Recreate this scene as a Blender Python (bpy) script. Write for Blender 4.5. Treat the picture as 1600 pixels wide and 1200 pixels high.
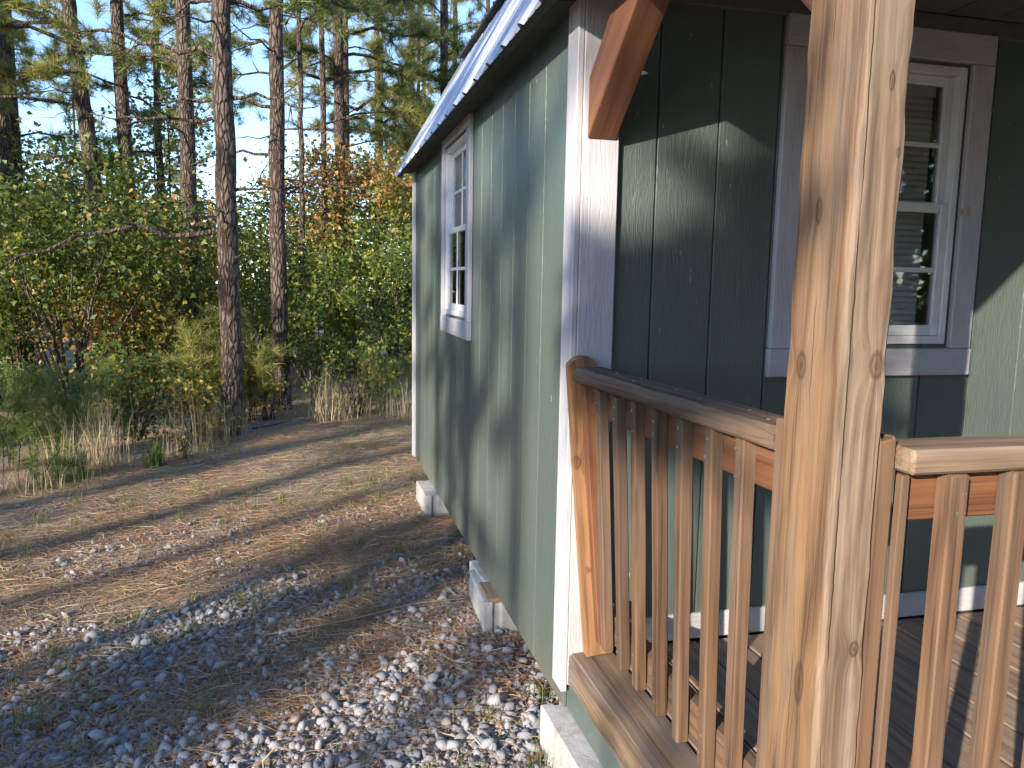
import bpy, math, random
import numpy as np
from mathutils import Matrix, Vector

for o in list(bpy.data.objects):
    bpy.data.objects.remove(o)
sc = bpy.context.scene
COL = sc.collection
random.seed(7)
RNG = np.random.default_rng(7)

# ------------------------------------------------------------------ camera
YAW, PITCH, ROLL, FPX = 0.250115, -0.1279326, 0.01823, 1229.8
CAM = np.array([-0.7735, -2.2503, 1.5])
_fw = np.array([math.sin(YAW)*math.cos(PITCH), math.cos(YAW)*math.cos(PITCH), math.sin(PITCH)])
_r0 = np.array([math.cos(YAW), -math.sin(YAW), 0.0])
_u0 = np.cross(_r0, _fw)
_rt = math.cos(ROLL)*_r0 + math.sin(ROLL)*_u0
_up = -math.sin(ROLL)*_r0 + math.cos(ROLL)*_u0
cam_data = bpy.data.cameras.new('camera')
cam = bpy.data.objects.new('camera', cam_data)
COL.objects.link(cam)
cam_data.sensor_width = 36.0
cam_data.lens = FPX/1600*36.0
cam_data.clip_start = 0.05
cam_data.clip_end = 600
M = Matrix.Identity(4)
for i in range(3):
    M[i][0], M[i][1], M[i][2], M[i][3] = _rt[i], _up[i], -_fw[i], CAM[i]
cam.matrix_world = M
sc.camera = cam

# ------------------------------------------------------------------ light
SUN_TO = np.array([1.11, 1.0, -0.51])                # the way the light travels
SUN_EL = math.atan2(0.51, math.hypot(1.11, 1.0))
world = bpy.data.worlds.new('World')
sc.world = world
world.use_nodes = True
wn = world.node_tree
wn.nodes.clear()
sky = wn.nodes.new('ShaderNodeTexSky')
sky.sky_type = 'NISHITA'
sky.sun_disc = False
sky.sun_elevation = SUN_EL
sky.sun_rotation = math.atan2(-SUN_TO[0], -SUN_TO[1])
sky.air_density = 0.75
sky.dust_density = 0.05
sky.ozone_density = 2.5
bg = wn.nodes.new('ShaderNodeBackground')
bg.inputs['Strength'].default_value = 0.15
wo = wn.nodes.new('ShaderNodeOutputWorld')
wn.links.new(sky.outputs[0], bg.inputs[0])
wn.links.new(bg.outputs[0], wo.inputs[0])
sun_data = bpy.data.lights.new('sun', 'SUN')
sun_data.energy = 3.2
sun_data.angle = math.radians(0.53)
sun_data.color = (1.0, 0.88, 0.73)
sun = bpy.data.objects.new('sun', sun_data)
COL.objects.link(sun)
sun.rotation_euler = Vector(SUN_TO).to_track_quat('-Z', 'Y').to_euler()
sun.location = (-8, -8, 8)
sc.view_settings.view_transform = 'Standard'
sc.view_settings.look = 'None'
sc.view_settings.exposure = 1.62
sc.view_settings.gamma = 1.0
sc.cycles.use_denoising = True
sc.cycles.use_adaptive_sampling = True
sc.cycles.adaptive_threshold = 0.025
sc.cycles.max_bounces = 5
sc.cycles.diffuse_bounces = 3
sc.cycles.transparent_max_bounces = 12
sc.cycles.sample_clamp_indirect = 6.0

# ------------------------------------------------------------------ helpers
def ray(px, py):
    return _rt*(px-800)/FPX - _up*(py-600)/FPX + _fw
def along(px, r, py=450):
    """ground position r metres from the viewer in the direction of a column of the view"""
    d = ray(px, py)
    d = d/np.hypot(d[0], d[1])
    return CAM[0]+d[0]*r, CAM[1]+d[1]*r
def height_at(px, py, r):
    d = ray(px, py)
    return CAM[2] + d[2]/np.hypot(d[0], d[1])*r

def tag(o, label=None, category=None, group=None, kind=None):
    if label: o['label'] = label
    if category: o['category'] = category
    if group: o['group'] = group
    if kind: o['kind'] = kind
    return o
def empty(name, loc=(0, 0, 0)):
    o = bpy.data.objects.new(name, None)
    o.location = loc
    o.empty_display_size = 0.1
    COL.objects.link(o)
    return o
def link(name, me, mat=None, parent=None, loc=None, rot=None):
    o = bpy.data.objects.new(name, me)
    COL.objects.link(o)
    if mat is not None and len(me.materials) == 0:
        me.materials.append(mat)
    if parent is not None: o.parent = parent
    if loc is not None: o.location = loc
    if rot is not None: o.rotation_euler = rot
    return o
def mesh_py(name, v, f, smooth=False):
    me = bpy.data.meshes.new(name)
    me.from_pydata([tuple(map(float, p)) for p in v], [], [tuple(map(int, q)) for q in f])
    me.update()
    if smooth: me.polygons.foreach_set('use_smooth', [True]*len(me.polygons))
    return me
def mesh_np(name, v, f, smooth=False):
    """v (n,3), f (m,k) all faces with k corners"""
    v = np.asarray(v, np.float32); f = np.asarray(f, np.int32)
    me = bpy.data.meshes.new(name)
    me.vertices.add(len(v)); me.vertices.foreach_set('co', v.ravel())
    k = f.shape[1]
    me.loops.add(f.size); me.loops.foreach_set('vertex_index', f.ravel())
    me.polygons.add(len(f))
    me.polygons.foreach_set('loop_start', np.arange(0, f.size, k, dtype=np.int32))
    if smooth: me.polygons.foreach_set('use_smooth', np.ones(len(f), bool))
    me.update(calc_edges=True)
    me.validate()
    return me
def join(*vf):
    vs, fs, n = [], [], 0
    for v, f in vf:
        vs.append(np.asarray(v, float)); fs.append(np.asarray(f, int)+n); n += len(v)
    return np.vstack(vs), np.vstack(fs)
def rotz(a):
    c, s = math.cos(a), math.sin(a)
    return np.array([[c, -s, 0], [s, c, 0], [0, 0, 1]])

def boxvf(x0, x1, y0, y1, z0, z1):
    v = [(x, y, z) for x in (x0, x1) for y in (y0, y1) for z in (z0, z1)]
    f = [(0, 1, 3, 2), (4, 6, 7, 5), (0, 4, 5, 1), (2, 3, 7, 6), (0, 2, 6, 4), (1, 5, 7, 3)]
    return v, f
def plank_mesh(name, w, d, l, b=0.004, seg=6, warp=0.0, seed=0, top=None):
    """a timber l long on local Z (from 0), w on X and d on Y, edges eased by b, slightly uneven"""
    rg = random.Random(seed)
    hw, hd = w/2, d/2
    prof = [(-hw+b, -hd), (hw-b, -hd), (hw, -hd+b), (hw, hd-b), (hw-b, hd), (-hw+b, hd), (-hw, hd-b), (-hw, -hd+b)]
    v, f = [], []
    p1, p2 = rg.uniform(0, 6), rg.uniform(0, 6)
    zs = [0, b] + [b+(l-2*b)*i/seg for i in range(1, seg)] + [l-b, l]
    for j, z in enumerate(zs):
        s = 1.0
        ox = warp*math.sin(z*2.3/l+p1); oy = warp*math.sin(z*1.9/l+p2)
        for i, (x, y) in enumerate(prof):
            e = b if j in (0, len(zs)-1) else 0.0
            jx = rg.uniform(-1, 1)*warp*0.25; jy = rg.uniform(-1, 1)*warp*0.25
            v.append((x*(1-e/hw)+ox+jx, y*(1-e/hd)+oy+jy, z))
    n = len(prof)
    for j in range(len(zs)-1):
        for i in range(n):
            f.append((j*n+i, j*n+(i+1) % n, (j+1)*n+(i+1) % n, (j+1)*n+i))
    f.append(tuple(range(n-1, -1, -1)))
    f.append(tuple((len(zs)-1)*n+i for i in range(n)))
    return mesh_py(name, v, f)
_plank_cache = {}
def plank(name, size, loc, axis, mat, parent, b=0.004, warp=0.0, seed=None, rot=None):
    """timber with its low corner region centred: loc is the START of its length axis, centre of its section.
    size = (w, d, l): for axis z w on x, d on y; axis y: w on x, d on z; axis x: w on y, d on z"""
    key = (tuple(round(s, 4) for s in size), b, warp, seed, mat.name)
    me = _plank_cache.get(key)
    if me is None:
        me = plank_mesh(name, size[0], size[1], size[2], b, 6 if size[2] > .3 else 2, warp, seed or 0)
        _plank_cache[key] = me
    if rot is None:
        rot = {'z': (0, 0, 0), 'y': (-math.pi/2, 0, 0), 'x': (math.pi/2, 0, math.pi/2)}[axis]
    return link(name, me, mat, parent, loc, rot)

def tube(pts, rad, sides=8, rough=0.0, rg=None, cap=True):
    pts = np.asarray(pts, float); k = len(pts)
    rad = np.broadcast_to(np.asarray(rad, float), (k,))
    t = np.gradient(pts, axis=0); t /= np.linalg.norm(t, axis=1)[:, None]
    ref = np.array([0.31, 0.95, 0.07]) if abs(t[0][2]) > .7 else np.array([0, 0, 1.0])
    a = np.cross(t, ref); a /= np.linalg.norm(a, axis=1)[:, None]
    b = np.cross(t, a)
    th = np.linspace(0, 2*np.pi, sides, endpoint=False)
    R = np.repeat(rad[:, None], sides, 1)
    if rough and rg is not None:
        R = R*(1+rough*rg.normal(size=R.shape))
    v = pts[:, None, :] + R[..., None]*(np.cos(th)[None, :, None]*a[:, None, :] + np.sin(th)[None, :, None]*b[:, None, :])
    idx = np.arange(k*sides).reshape(k, sides)
    q = np.stack([idx[:-1], np.roll(idx[:-1], -1, 1), np.roll(idx[1:], -1, 1), idx[1:]], -1).reshape(-1, 4)
    return v.reshape(-1, 3), q

def frames(d, rg, roll=True):
    """random orthonormal frames (n,3,3) whose column 1 (y) is d"""
    d = d/np.linalg.norm(d, axis=1)[:, None]
    r = rg.normal(size=d.shape)
    x = np.cross(d, r); x /= np.linalg.norm(x, axis=1)[:, None]+1e-9
    z = np.cross(x, d)
    return np.stack([x, d, z], -1)
def scatter(tv, tf, pos, R, scale):
    """copies of a template joined into one array"""
    n = len(pos); tv = np.asarray(tv, float); tf = np.asarray(tf, int)
    s = np.asarray(scale, float)
    if s.ndim == 1: s = s[:, None]
    v = np.einsum('nij,nkj->nki', R, tv[None]*s[:, None, :]) + pos[:, None, :]
    f = tf[None] + (np.arange(n)*len(tv))[:, None, None]
    return v.reshape(-1, 3), f.reshape(-1, tf.shape[1])

LEAF_V = [(0, 0, 0), (-.46, .30, .10), (-.20, .62, .04), (0, 1.08, -.16), (.20, .62, .04), (.46, .30, .10), (0, .42, -.02)]
LEAF_F = [(6, 0, 5), (6, 5, 4), (6, 4, 3), (6, 3, 2), (6, 2, 1), (6, 1, 0)]
LEAF2_V = [(0, 0, 0), (-.36, .45, .08), (0, 1, -.1), (.36, .45, .08)]
LEAF2_F = [(0, 3, 2), (0, 2, 1)]
def make_tuft(n, rg, spread=1.25, w=0.018, flat=0.0):
    v, f = [], []
    for i in range(n):
        a = rg.uniform(0, 2*np.pi); t = spread*math.sqrt(rg.uniform(0.02, 1))
        d = np.array([math.sin(t)*math.cos(a), math.cos(t), math.sin(t)*math.sin(a)*(1-flat)])
        st = np.array([0, rg.uniform(-.55, .15), 0])
        L = rg.uniform(.7, 1.1)
        p = np.cross(d, rg.normal(size=3)); p /= np.linalg.norm(p)
        k = len(v)
        v += [st-p*w, st+p*w, st+d*L]
        f.append((k, k+1, k+2))
    return np.array(v), np.array(f)

# ------------------------------------------------------------------ shader writing
class X:
    """a scalar in a node tree, with arithmetic"""
    def __init__(s, nt, k): s.nt, s.k = nt, k
    def _m(s, op, *a, clamp=False):
        n = s.nt.nodes.new('ShaderNodeMath'); n.operation = op; n.use_clamp = clamp
        for i, v in enumerate((s,)+a):
            if isinstance(v, X): s.nt.links.new(v.k, n.inputs[i])
            else: n.inputs[i].default_value = v
        return X(s.nt, n.outputs[0])
    def __add__(s, o): return s._m('ADD', o)
    __radd__ = __add__
    def __mul__(s, o): return s._m('MULTIPLY', o)
    __rmul__ = __mul__
    def __sub__(s, o): return s._m('SUBTRACT', o)
    def __rsub__(s, o): return (s*-1.0)+o
    def __truediv__(s, o): return s._m('DIVIDE', o)
    def sin(s): return s._m('SINE')
    def exp(s): return s._m('EXPONENT')
    def abs(s): return s._m('ABSOLUTE')
    def sqrt(s): return s._m('SQRT')
    def pow(s, e): return s._m('POWER', e)
    def clamp(s): return s._m('ADD', 0.0, clamp=True)
    def step(s, a, b):
        n = s.nt.nodes.new('ShaderNodeMapRange'); n.interpolation_type = 'SMOOTHSTEP'
        s.nt.links.new(s.k, n.inputs[0]); n.inputs[1].default_value = a; n.inputs[2].default_value = b
        return X(s.nt, n.outputs[0])
class Mat:
    def __init__(s, name, rough=0.6, spec=0.4):
        s.m = bpy.data.materials.new(name); s.m.use_nodes = True
        s.nt = s.m.node_tree
        s.b = s.nt.nodes['Principled BSDF']; s.out = s.nt.nodes['Material Output']
        s.b.inputs['Roughness'].default_value = rough
        s.b.inputs['Specular IOR Level'].default_value = spec
        s._xyz = None
    def node(s, t): return s.nt.nodes.new(t)
    def xyz(s, rnd=False):
        tc = s.node('ShaderNodeTexCoord'); sp = s.node('ShaderNodeSeparateXYZ')
        s.nt.links.new(tc.outputs['Object'], sp.inputs[0])
        p = [X(s.nt, sp.outputs[i]) for i in range(3)]
        if rnd:
            oi = s.node('ShaderNodeObjectInfo'); r = X(s.nt, oi.outputs['Random'])
            p = [p[0]+r*13.7, p[1]+r*7.3, p[2]+r*29.1]
        return p
    def rand_object(s):
        return X(s.nt, s.node('ShaderNodeObjectInfo').outputs['Random'])
    def rand_island(s):
        return X(s.nt, s.node('ShaderNodeNewGeometry').outputs['Random Per Island'])
    def vec(s, x, y, z):
        c = s.node('ShaderNodeCombineXYZ')
        for i, v in enumerate((x, y, z)):
            if isinstance(v, X): s.nt.links.new(v.k, c.inputs[i])
            else: c.inputs[i].default_value = v
        return c.outputs[0]
    def noise(s, v, scale=1.0, detail=2.0, rough=0.5, dist=0.0):
        n = s.node('ShaderNodeTexNoise')
        s.nt.links.new(v, n.inputs['Vector'])
        n.inputs['Scale'].default_value = scale; n.inputs['Detail'].default_value = detail
        n.inputs['Roughness'].default_value = rough; n.inputs['Distortion'].default_value = dist
        return X(s.nt, n.outputs[0])
    def voro(s, v, scale=1.0, feature='F1', out='Distance'):
        n = s.node('ShaderNodeTexVoronoi'); n.feature = feature
        s.nt.links.new(v, n.inputs['Vector']); n.inputs['Scale'].default_value = scale
        return X(s.nt, n.outputs[out])
    def ramp(s, fac, stops):
        n = s.node('ShaderNodeValToRGB')
        while len(n.color_ramp.elements) < len(stops): n.color_ramp.elements.new(0.5)
        for e, (p, c) in zip(n.color_ramp.elements, stops):
            e.position = p; e.color = (c[0], c[1], c[2], 1)
        s.nt.links.new(fac.k, n.inputs[0])
        return n.outputs[0]
    def mix(s, fac, a, b, mode='MIX'):
        n = s.node('ShaderNodeMix'); n.data_type = 'RGBA'; n.blend_type = mode
        if isinstance(fac, X): s.nt.links.new(fac.k, n.inputs['Factor'])
        else: n.inputs['Factor'].default_value = fac
        for k, c in ((6, a), (7, b)):
            if isinstance(c, tuple): n.inputs[k].default_value = (c[0], c[1], c[2], 1)
            else: s.nt.links.new(c, n.inputs[k])
        return n.outputs[2]
    def color(s, c):
        if isinstance(c, tuple): s.b.inputs['Base Color'].default_value = (c[0], c[1], c[2], 1)
        else: s.nt.links.new(c, s.b.inputs['Base Color'])
    def bump(s, h, strength=0.3, dist=0.01):
        n = s.node('ShaderNodeBump'); n.inputs['Strength'].default_value = strength
        n.inputs['Distance'].default_value = dist
        s.nt.links.new(h.k, n.inputs['Height']); s.nt.links.new(n.outputs[0], s.b.inputs['Normal'])
    def set(s, key, v):
        if isinstance(v, X): s.nt.links.new(v.k, s.b.inputs[key])
        else: s.b.inputs[key].default_value = v

def wood(name, light, dark, grey, greyness=0.4, knots=(), rnd=True, rough=0.7, bump=0.35, ring=34.0, contrast=1.0, grey_face=False):
    """weathered sawn timber, grain along local Z; knots are (x, y, z, radius, stretch) in object space"""
    m = Mat(name, rough, 0.3)
    x, y, z = m.xyz(rnd)
    x0, y0, z0 = (m.xyz(False) if knots else (x, y, z))
    kn = None; ringk = None
    for (kx, ky, kz, kr, ks) in knots:
        dx, dy, dz = x0-kx, y0-ky, z0-kz
        d2 = (dx*dx+dy*dy)*(1/kr**2) + dz*dz*(1/(kr*ks)**2)
        w = (d2*-0.16).exp()
        x = x + dx*w*1.5; y = y + dy*w*1.5
        core = (d2*-0.9).exp()
        rr = ((d2.sqrt()*7.0).sin()*0.5+0.5)*(d2*-0.35).exp()
        edge = ((d2.sqrt()-1.0)*(d2.sqrt()-1.0)*-14.0).exp()
        kn = core if kn is None else kn+core
        ringk = (rr*0.35+edge*0.65) if ringk is None else ringk+rr*0.35+edge*0.65
    wv = m.noise(m.vec(x*1.0, y*1.0, z*0.35), 5.0, 2, .5)
    fine = m.noise(m.vec(x*1.0, y*1.0, z*0.012), 190.0, 3, .65)
    mid = m.noise(m.vec(x, y, z*0.035), 75.0, 3, .6, 0.4)
    broad = m.noise(m.vec(x, y, z*0.09), 17.0, 3, .55, 0.6)
    rings = ((x*0.8+y*0.6+(wv-0.5)*0.11)*(ring*6.0)).sin()*0.5+0.5
    tone = (mid*0.9+fine*0.95+broad*0.65+rings*0.28-0.91)
    tone = ((tone-0.5)*(1.25*contrast)+0.5).clamp()
    col = m.ramp(tone, [(0.05, dark), (0.42, tuple(0.55*a+0.45*b for a, b in zip(light, dark))), (0.9, light)])
    gm = m.noise(m.vec(x, y, z*0.12), 9.0, 4, .6, 0.8)
    gfac = (gm.step(0.62-0.35*greyness, 0.78-0.2*greyness)*greyness).clamp()
    gcol = m.mix(fine.step(.35, .65), tuple(c*0.72 for c in grey), grey)
    col = m.mix(gfac, col, gcol)
    if grey_face:                                    # the face turned to the weather has silvered
        gf = (y0*-1.0).step(.058, .069)
        col = m.mix((gf*(broad*.9+.12)).clamp(), col, m.mix(mid.step(.3, .7), (.125, .092, .068), (.325, .26, .205)))
    crack = None
    if grey_face:                                    # drying splits beside the corner
        wob = m.noise(m.vec(0.0, 0.0, z0), 4.0, 4, .7)*.014+m.noise(m.vec(0.0, 0.0, z0), 40.0, 2, .6)*.003
        crack = ((x0+.036-wob).abs()*-1.0).step(-.0016, -.0005)*(m.noise(m.vec(0.0, 0.3, z0), 3.2, 2).step(.44, .5))*(y0*-1.0).step(.05, .06)
        crack2 = ((y0-.012+wob*1.2).abs()*-1.0).step(-.0011, -.0003)*(m.noise(m.vec(0.7, 0.3, z0), 2.6, 2).step(.52, .58))
        crack = (crack+crack2).clamp()
        col = m.mix((crack*.85).clamp(), col, (.05, .03, .018))
    if rnd:
        r = m.rand_object()
        col = m.mix((r*0.5).clamp(), col, m.mix(0.55, col, dark))
    # checks: thin dark splits along the grain
    chk = m.noise(m.vec(x, y, z*0.02), 58.0, 1, .4).step(.68, .72)*m.noise(m.vec(x, y, z), 4.0).step(.5, .62)
    col = m.mix((chk*0.55).clamp(), col, tuple(c*0.35 for c in dark))
    h = fine*0.5+mid*0.6-chk*0.8
    if crack is not None: h = h-crack*2.0
    if kn is not None:
        col = m.mix((kn*0.6).clamp(), col, (dark[0]*0.62, dark[1]*0.5, dark[2]*0.45))
        col = m.mix((ringk*0.6).clamp(), col, (dark[0]*0.45, dark[1]*0.38, dark[2]*0.35))
        h = h-ringk*0.5
    m.color(col)
    m.bump(h, bump, 0.003)
    m.set('Roughness', (fine*0.25+rough-0.1).clamp())
    return m.m

# ------------------------------------------------------------------ materials
POST_KN = [(-.043, .030, 1.375, .010, 1.9), (.022, -.071, 1.385, .010, 1.8), (-.043, -.020, .855, .010, 3.0),
           (.010, -.071, 1.80, .004, 3.0), (.020, -.071, .93, .007, 1.6), (-.043, .01, 1.62, .006, 3.0), (.03, -.071, 1.70, .003, 2)]
M_POST = wood('post_timber', (.27, .160, .086), (.095, .055, .031), (.25, .20, .16), .6, POST_KN, False, .66, .6, 22, 1.2, grey_face=True)
M_RAILWOOD = wood('baluster_timber', (.21, .126, .076), (.078, .044, .027), (.21, .168, .135), .5, (), True, .7, .35, 30)
M_REDWOOD = wood('stained_timber', (.22, .098, .05), (.10, .042, .023), (.30, .19, .13), .3, (), True, .65, .3, 24)
M_ENDPOST = wood('end_post_timber', (.37, .20, .098), (.17, .085, .042), (.40, .29, .2), .2,
                 [(-.038, -.018, .62, .011, 1.5), (-.02, -.0195, .28, .004, 1.5)], False, .65, .3, 26)
M_CAPWOOD = wood('weathered_cap_timber', (.20, .138, .093), (.07, .046, .031), (.19, .142, .108), .45,
                 [(-.043, 0.0, 1.0, .014, 1.3)], False, .75, .5, 30)
M_FRONTCAP = wood('front_cap_timber', (.29, .205, .135), (.125, .082, .052), (.31, .26, .225), .55, (), False, .75, .45, 30)
M_DECK = wood('deck_timber', (.38, .265, .19), (.18, .115, .08), (.31, .25, .215), .5, (), True, .7, .35, 26)
M_EDGE = wood('deck_edge_timber', (.25, .17, .105), (.085, .053, .035), (.23, .2, .185), .7, (), False, .75, .5, 20)
M_BRACE = wood('brace_cedar', (.235, .105, .058), (.12, .052, .029), (.27, .15, .10), .2, (), False, .6, .35, 24, .8)

def siding_mat():
    m = Mat('green_painted_siding', .5, .65)
    x, y, z = m.xyz(True)
    big = m.noise(m.vec(x, y, z*0.3), 3.0, 3, .55)
    grain = m.noise(m.vec(x, y, z*0.05), 150.0, 3, .6, .3)
    swirl = m.noise(m.vec(x, y, z*0.16), 26.0, 3, .55, 1.4)
    ringy = ((swirl*38.0).sin()*0.5+0.5)
    col = m.ramp(big, [(.3, (.086, .117, .104)), (.55, (.102, .137, .120)), (.75, (.118, .153, .133))])
    sp = m.noise(m.vec(x, y, z*0.3), 55.0, 2, .5).step(.70, .74)*m.noise(m.vec(x, y, z), 2.2, 1).step(.46, .58)
    col = m.mix((sp*.6).clamp(), col, (.55, .57, .52))
    zl = m.xyz(False)[2]
    spl = ((zl*-1.0)+m.noise(m.vec(x, y, z), 14.0, 4, .7)*.34).step(-.02, .22)
    col = m.mix((spl*.4).clamp(), col, (.20, .17, .125))
    dirt = m.noise(m.vec(x, y, z*.12), 20.0, 4, .6)
    col = m.mix((dirt.step(.5, .8)*.18).clamp(), col, (.075, .09, .075))
    m.color(col)
    m.bump(grain*0.5+ringy*0.45+swirl*.5, .5, .003)
    m.set('Roughness', (grain*.22+.27).clamp())
    return m.m
def trim_mat():
    m = Mat('white_painted_trim', .5, .4)
    x, y, z = m.xyz(True)
    grain = m.noise(m.vec(x, y, z*0.04), 170.0, 3, .6, .3)
    swirl = m.noise(m.vec(x, y, z*0.12), 30.0, 2, .5, 1.0)
    dirt = m.noise(m.vec(x, y, z*.3), 8.0, 4, .65)
    col = m.ramp(dirt, [(.3, (.41, .405, .43)), (.55, (.50, .495, .525)), (.8, (.55, .545, .575))])
    sp = m.noise(m.vec(x, y, z), 45.0, 1, .5).step(.79, .82)
    col = m.mix((sp*.6).clamp(), col, (.3, .24, .18))
    m.color(col)
    m.bump(grain*0.6+((swirl*30.0).sin()*.5+.5)*.4, .45, .003)
    return m.m
M_SIDING = siding_mat()
M_TRIM = trim_mat()
_m = Mat('green_groove_paint', .6, .3); _m.color((.045, .058, .047)); M_GROOVE = _m.m
_m = Mat('white_vinyl', .35, .5)
_x = _m.xyz(True); _m.color(_m.ramp(_m.noise(_m.vec(*_x), 14, 3), [(.3, (.66, .67, .68)), (.7, (.78, .79, .80))])); M_VINYL = _m.m
_m = Mat('blind_slat_white', .5, .4); _m.color((.80, .78, .76)); M_BLIND = _m.m
_m = Mat('interior_board', .8, .2); _m.color((.16, .10, .065)); M_INTERIOR = _m.m
_m = Mat('dark_soffit', .8, .2)
_x = _m.xyz(); _m.color(_m.ramp(_m.noise(_m.vec(*_x), 9, 3), [(.3, (.055, .06, .055)), (.7, (.09, .095, .085))])); M_SOFFIT = _m.m
_m = Mat('porch_ceiling_panel', .8, .2)
_x = _m.xyz(); _m.color(_m.ramp(_m.noise(_m.vec(*_x), 9, 3), [(.3, (.10, .105, .085)), (.7, (.15, .15, .12))])); M_CEIL = _m.m
_m = Mat('galvanised_roof', .38, .5)
_x = _m.xyz(); _n = _m.noise(_m.vec(_x[0], _x[1], _x[2]*.3), 6, 3)
_m.color(_m.ramp(_n, [(.3, (.40, .42, .46)), (.7, (.50, .52, .57))])); _m.set('Metallic', .6)
_m.set('Roughness', (_n*.2+.27).clamp()); M_ROOF = _m.m
_m = Mat('concrete', .9, .2)
_x = _m.xyz(True); _n = _m.noise(_m.vec(*_x), 16, 5, .65); _f = _m.noise(_m.vec(*_x), 210, 2)
_c = _m.ramp(_n, [(.28, (.34, .33, .325)), (.5, (.46, .45, .445)), (.75, (.54, .53, .53))])
_c = _m.mix((_f.step(.62, .74)*.35).clamp(), _c, (.22, .21, .2))
_st = _m.noise(_m.vec(_x[0], _x[1], _x[2]*.5), 9, 5, .7).step(.48, .66)
_c = _m.mix((_st*.45).clamp(), _c, (.26, .20, .15))
_m.color(_c); _m.bump(_f+_n*.6, .5, .004); M_CONCRETE = _m.m
_m = Mat('nail_steel', .4, .5); _m.color((.45, .43, .4)); _m.set('Metallic', .8); M_NAIL = _m.m

def glass_mat():
    m = bpy.data.materials.new('window_glass'); m.use_nodes = True
    nt = m.node_tree; nt.nodes.clear()
    o = nt.nodes.new('ShaderNodeOutputMaterial'); mx = nt.nodes.new('ShaderNodeMixShader')
    t = nt.nodes.new('ShaderNodeBsdfTransparent'); t.inputs[0].default_value = (.97, .98, .98, 1)
    g = nt.nodes.new('ShaderNodeBsdfGlossy'); g.inputs['Roughness'].default_value = .02
    fr = nt.nodes.new('ShaderNodeFresnel'); fr.inputs[0].default_value = 1.45
    nt.links.new(fr.outputs[0], mx.inputs[0]); nt.links.new(t.outputs[0], mx.inputs[1])
    nt.links.new(g.outputs[0], mx.inputs[2]); nt.links.new(mx.outputs[0], o.inputs[0])
    return m
M_GLASS = glass_mat()

def leaf_mat(name, stops, transl=.35, rough=.45):
    m = Mat(name, rough, .35)
    r = m.rand_island()
    c = m.ramp(r, stops)
    m.color(c)
    tr = m.node('ShaderNodeBsdfTranslucent'); mx = m.node('ShaderNodeMixShader')
    m.nt.links.new(m.mix(.35, c, (.5, .55, .08)), tr.inputs[0]); mx.inputs[0].default_value = transl
    m.nt.links.new(m.b.outputs[0], mx.inputs[1]); m.nt.links.new(tr.outputs[0], mx.inputs[2])
    m.nt.links.new(mx.outputs[0], m.out.inputs[0])
    return m.m
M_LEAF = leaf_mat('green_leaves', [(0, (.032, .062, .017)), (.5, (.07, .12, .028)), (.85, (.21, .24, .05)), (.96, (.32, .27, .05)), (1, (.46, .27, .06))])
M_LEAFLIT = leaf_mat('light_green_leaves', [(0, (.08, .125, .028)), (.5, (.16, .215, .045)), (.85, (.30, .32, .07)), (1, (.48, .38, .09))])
M_AUTUMN = leaf_mat('autumn_leaves', [(0, (.16, .18, .045)), (.35, (.36, .27, .08)), (.7, (.48, .26, .10)), (1, (.45, .16, .08))])
M_YELLOW = leaf_mat('yellowing_leaves', [(0, (.13, .15, .03)), (.5, (.30, .24, .05)), (1, (.5, .32, .05))])
M_NEEDLE = leaf_mat('pine_needles_green', [(0, (.055, .09, .027)), (.5, (.11, .155, .045)), (.85, (.19, .21, .058)), (1, (.34, .24, .08))], .25)
M_NEEDLEY = leaf_mat('pine_needles_yellowing', [(0, (.14, .18, .048)), (.5, (.25, .275, .07)), (.8, (.36, .31, .09)), (1, (.42, .27, .10))], .25)
M_FEATHER = leaf_mat('feathery_green', [(0, (.07, .12, .035)), (.6, (.13, .20, .05)), (1, (.24, .26, .07))], .3)
M_STRAW = leaf_mat('dry_straw', [(0, (.28, .21, .12)), (.5, (.45, .355, .215)), (1, (.58, .48, .31))], .2, .6)
M_BLADE = leaf_mat('green_blades', [(0, (.06, .10, .025)), (.6, (.14, .19, .05)), (1, (.32, .30, .10))], .3)
M_LITTER = leaf_mat('fallen_needles', [(0, (.19, .098, .055)), (.5, (.38, .20, .115)), (.8, (.50, .30, .18)), (1, (.58, .44, .27))], .05, .6)
def bark_mat(name, a, b, c):
    m = Mat(name, .9, .15)
    x, y, z = m.xyz(True)
    w = m.noise(m.vec(x, y, z*.5), 9, 3)
    pl = m.voro(m.vec(x+w*.05, y+w*.05, z*.3+w*.08), 26.0, 'DISTANCE_TO_EDGE')
    fine = m.noise(m.vec(x, y, z*.3), 85.0, 4, .65)
    t = (pl.step(0, .22)*.55+fine*.6-.1).clamp()
    col = m.ramp(t, [(.1, a), (.5, b), (.95, c)])
    m.color(col); m.bump(pl.step(0, .25)*1.0+fine*.4, .9, .02)
    return m.m
M_BARK = bark_mat('pine_bark', (.038, .028, .023), (.105, .078, .062), (.22, .172, .145))
M_TWIG = bark_mat('branch_bark', (.05, .038, .03), (.12, .09, .07), (.22, .18, .15))

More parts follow.
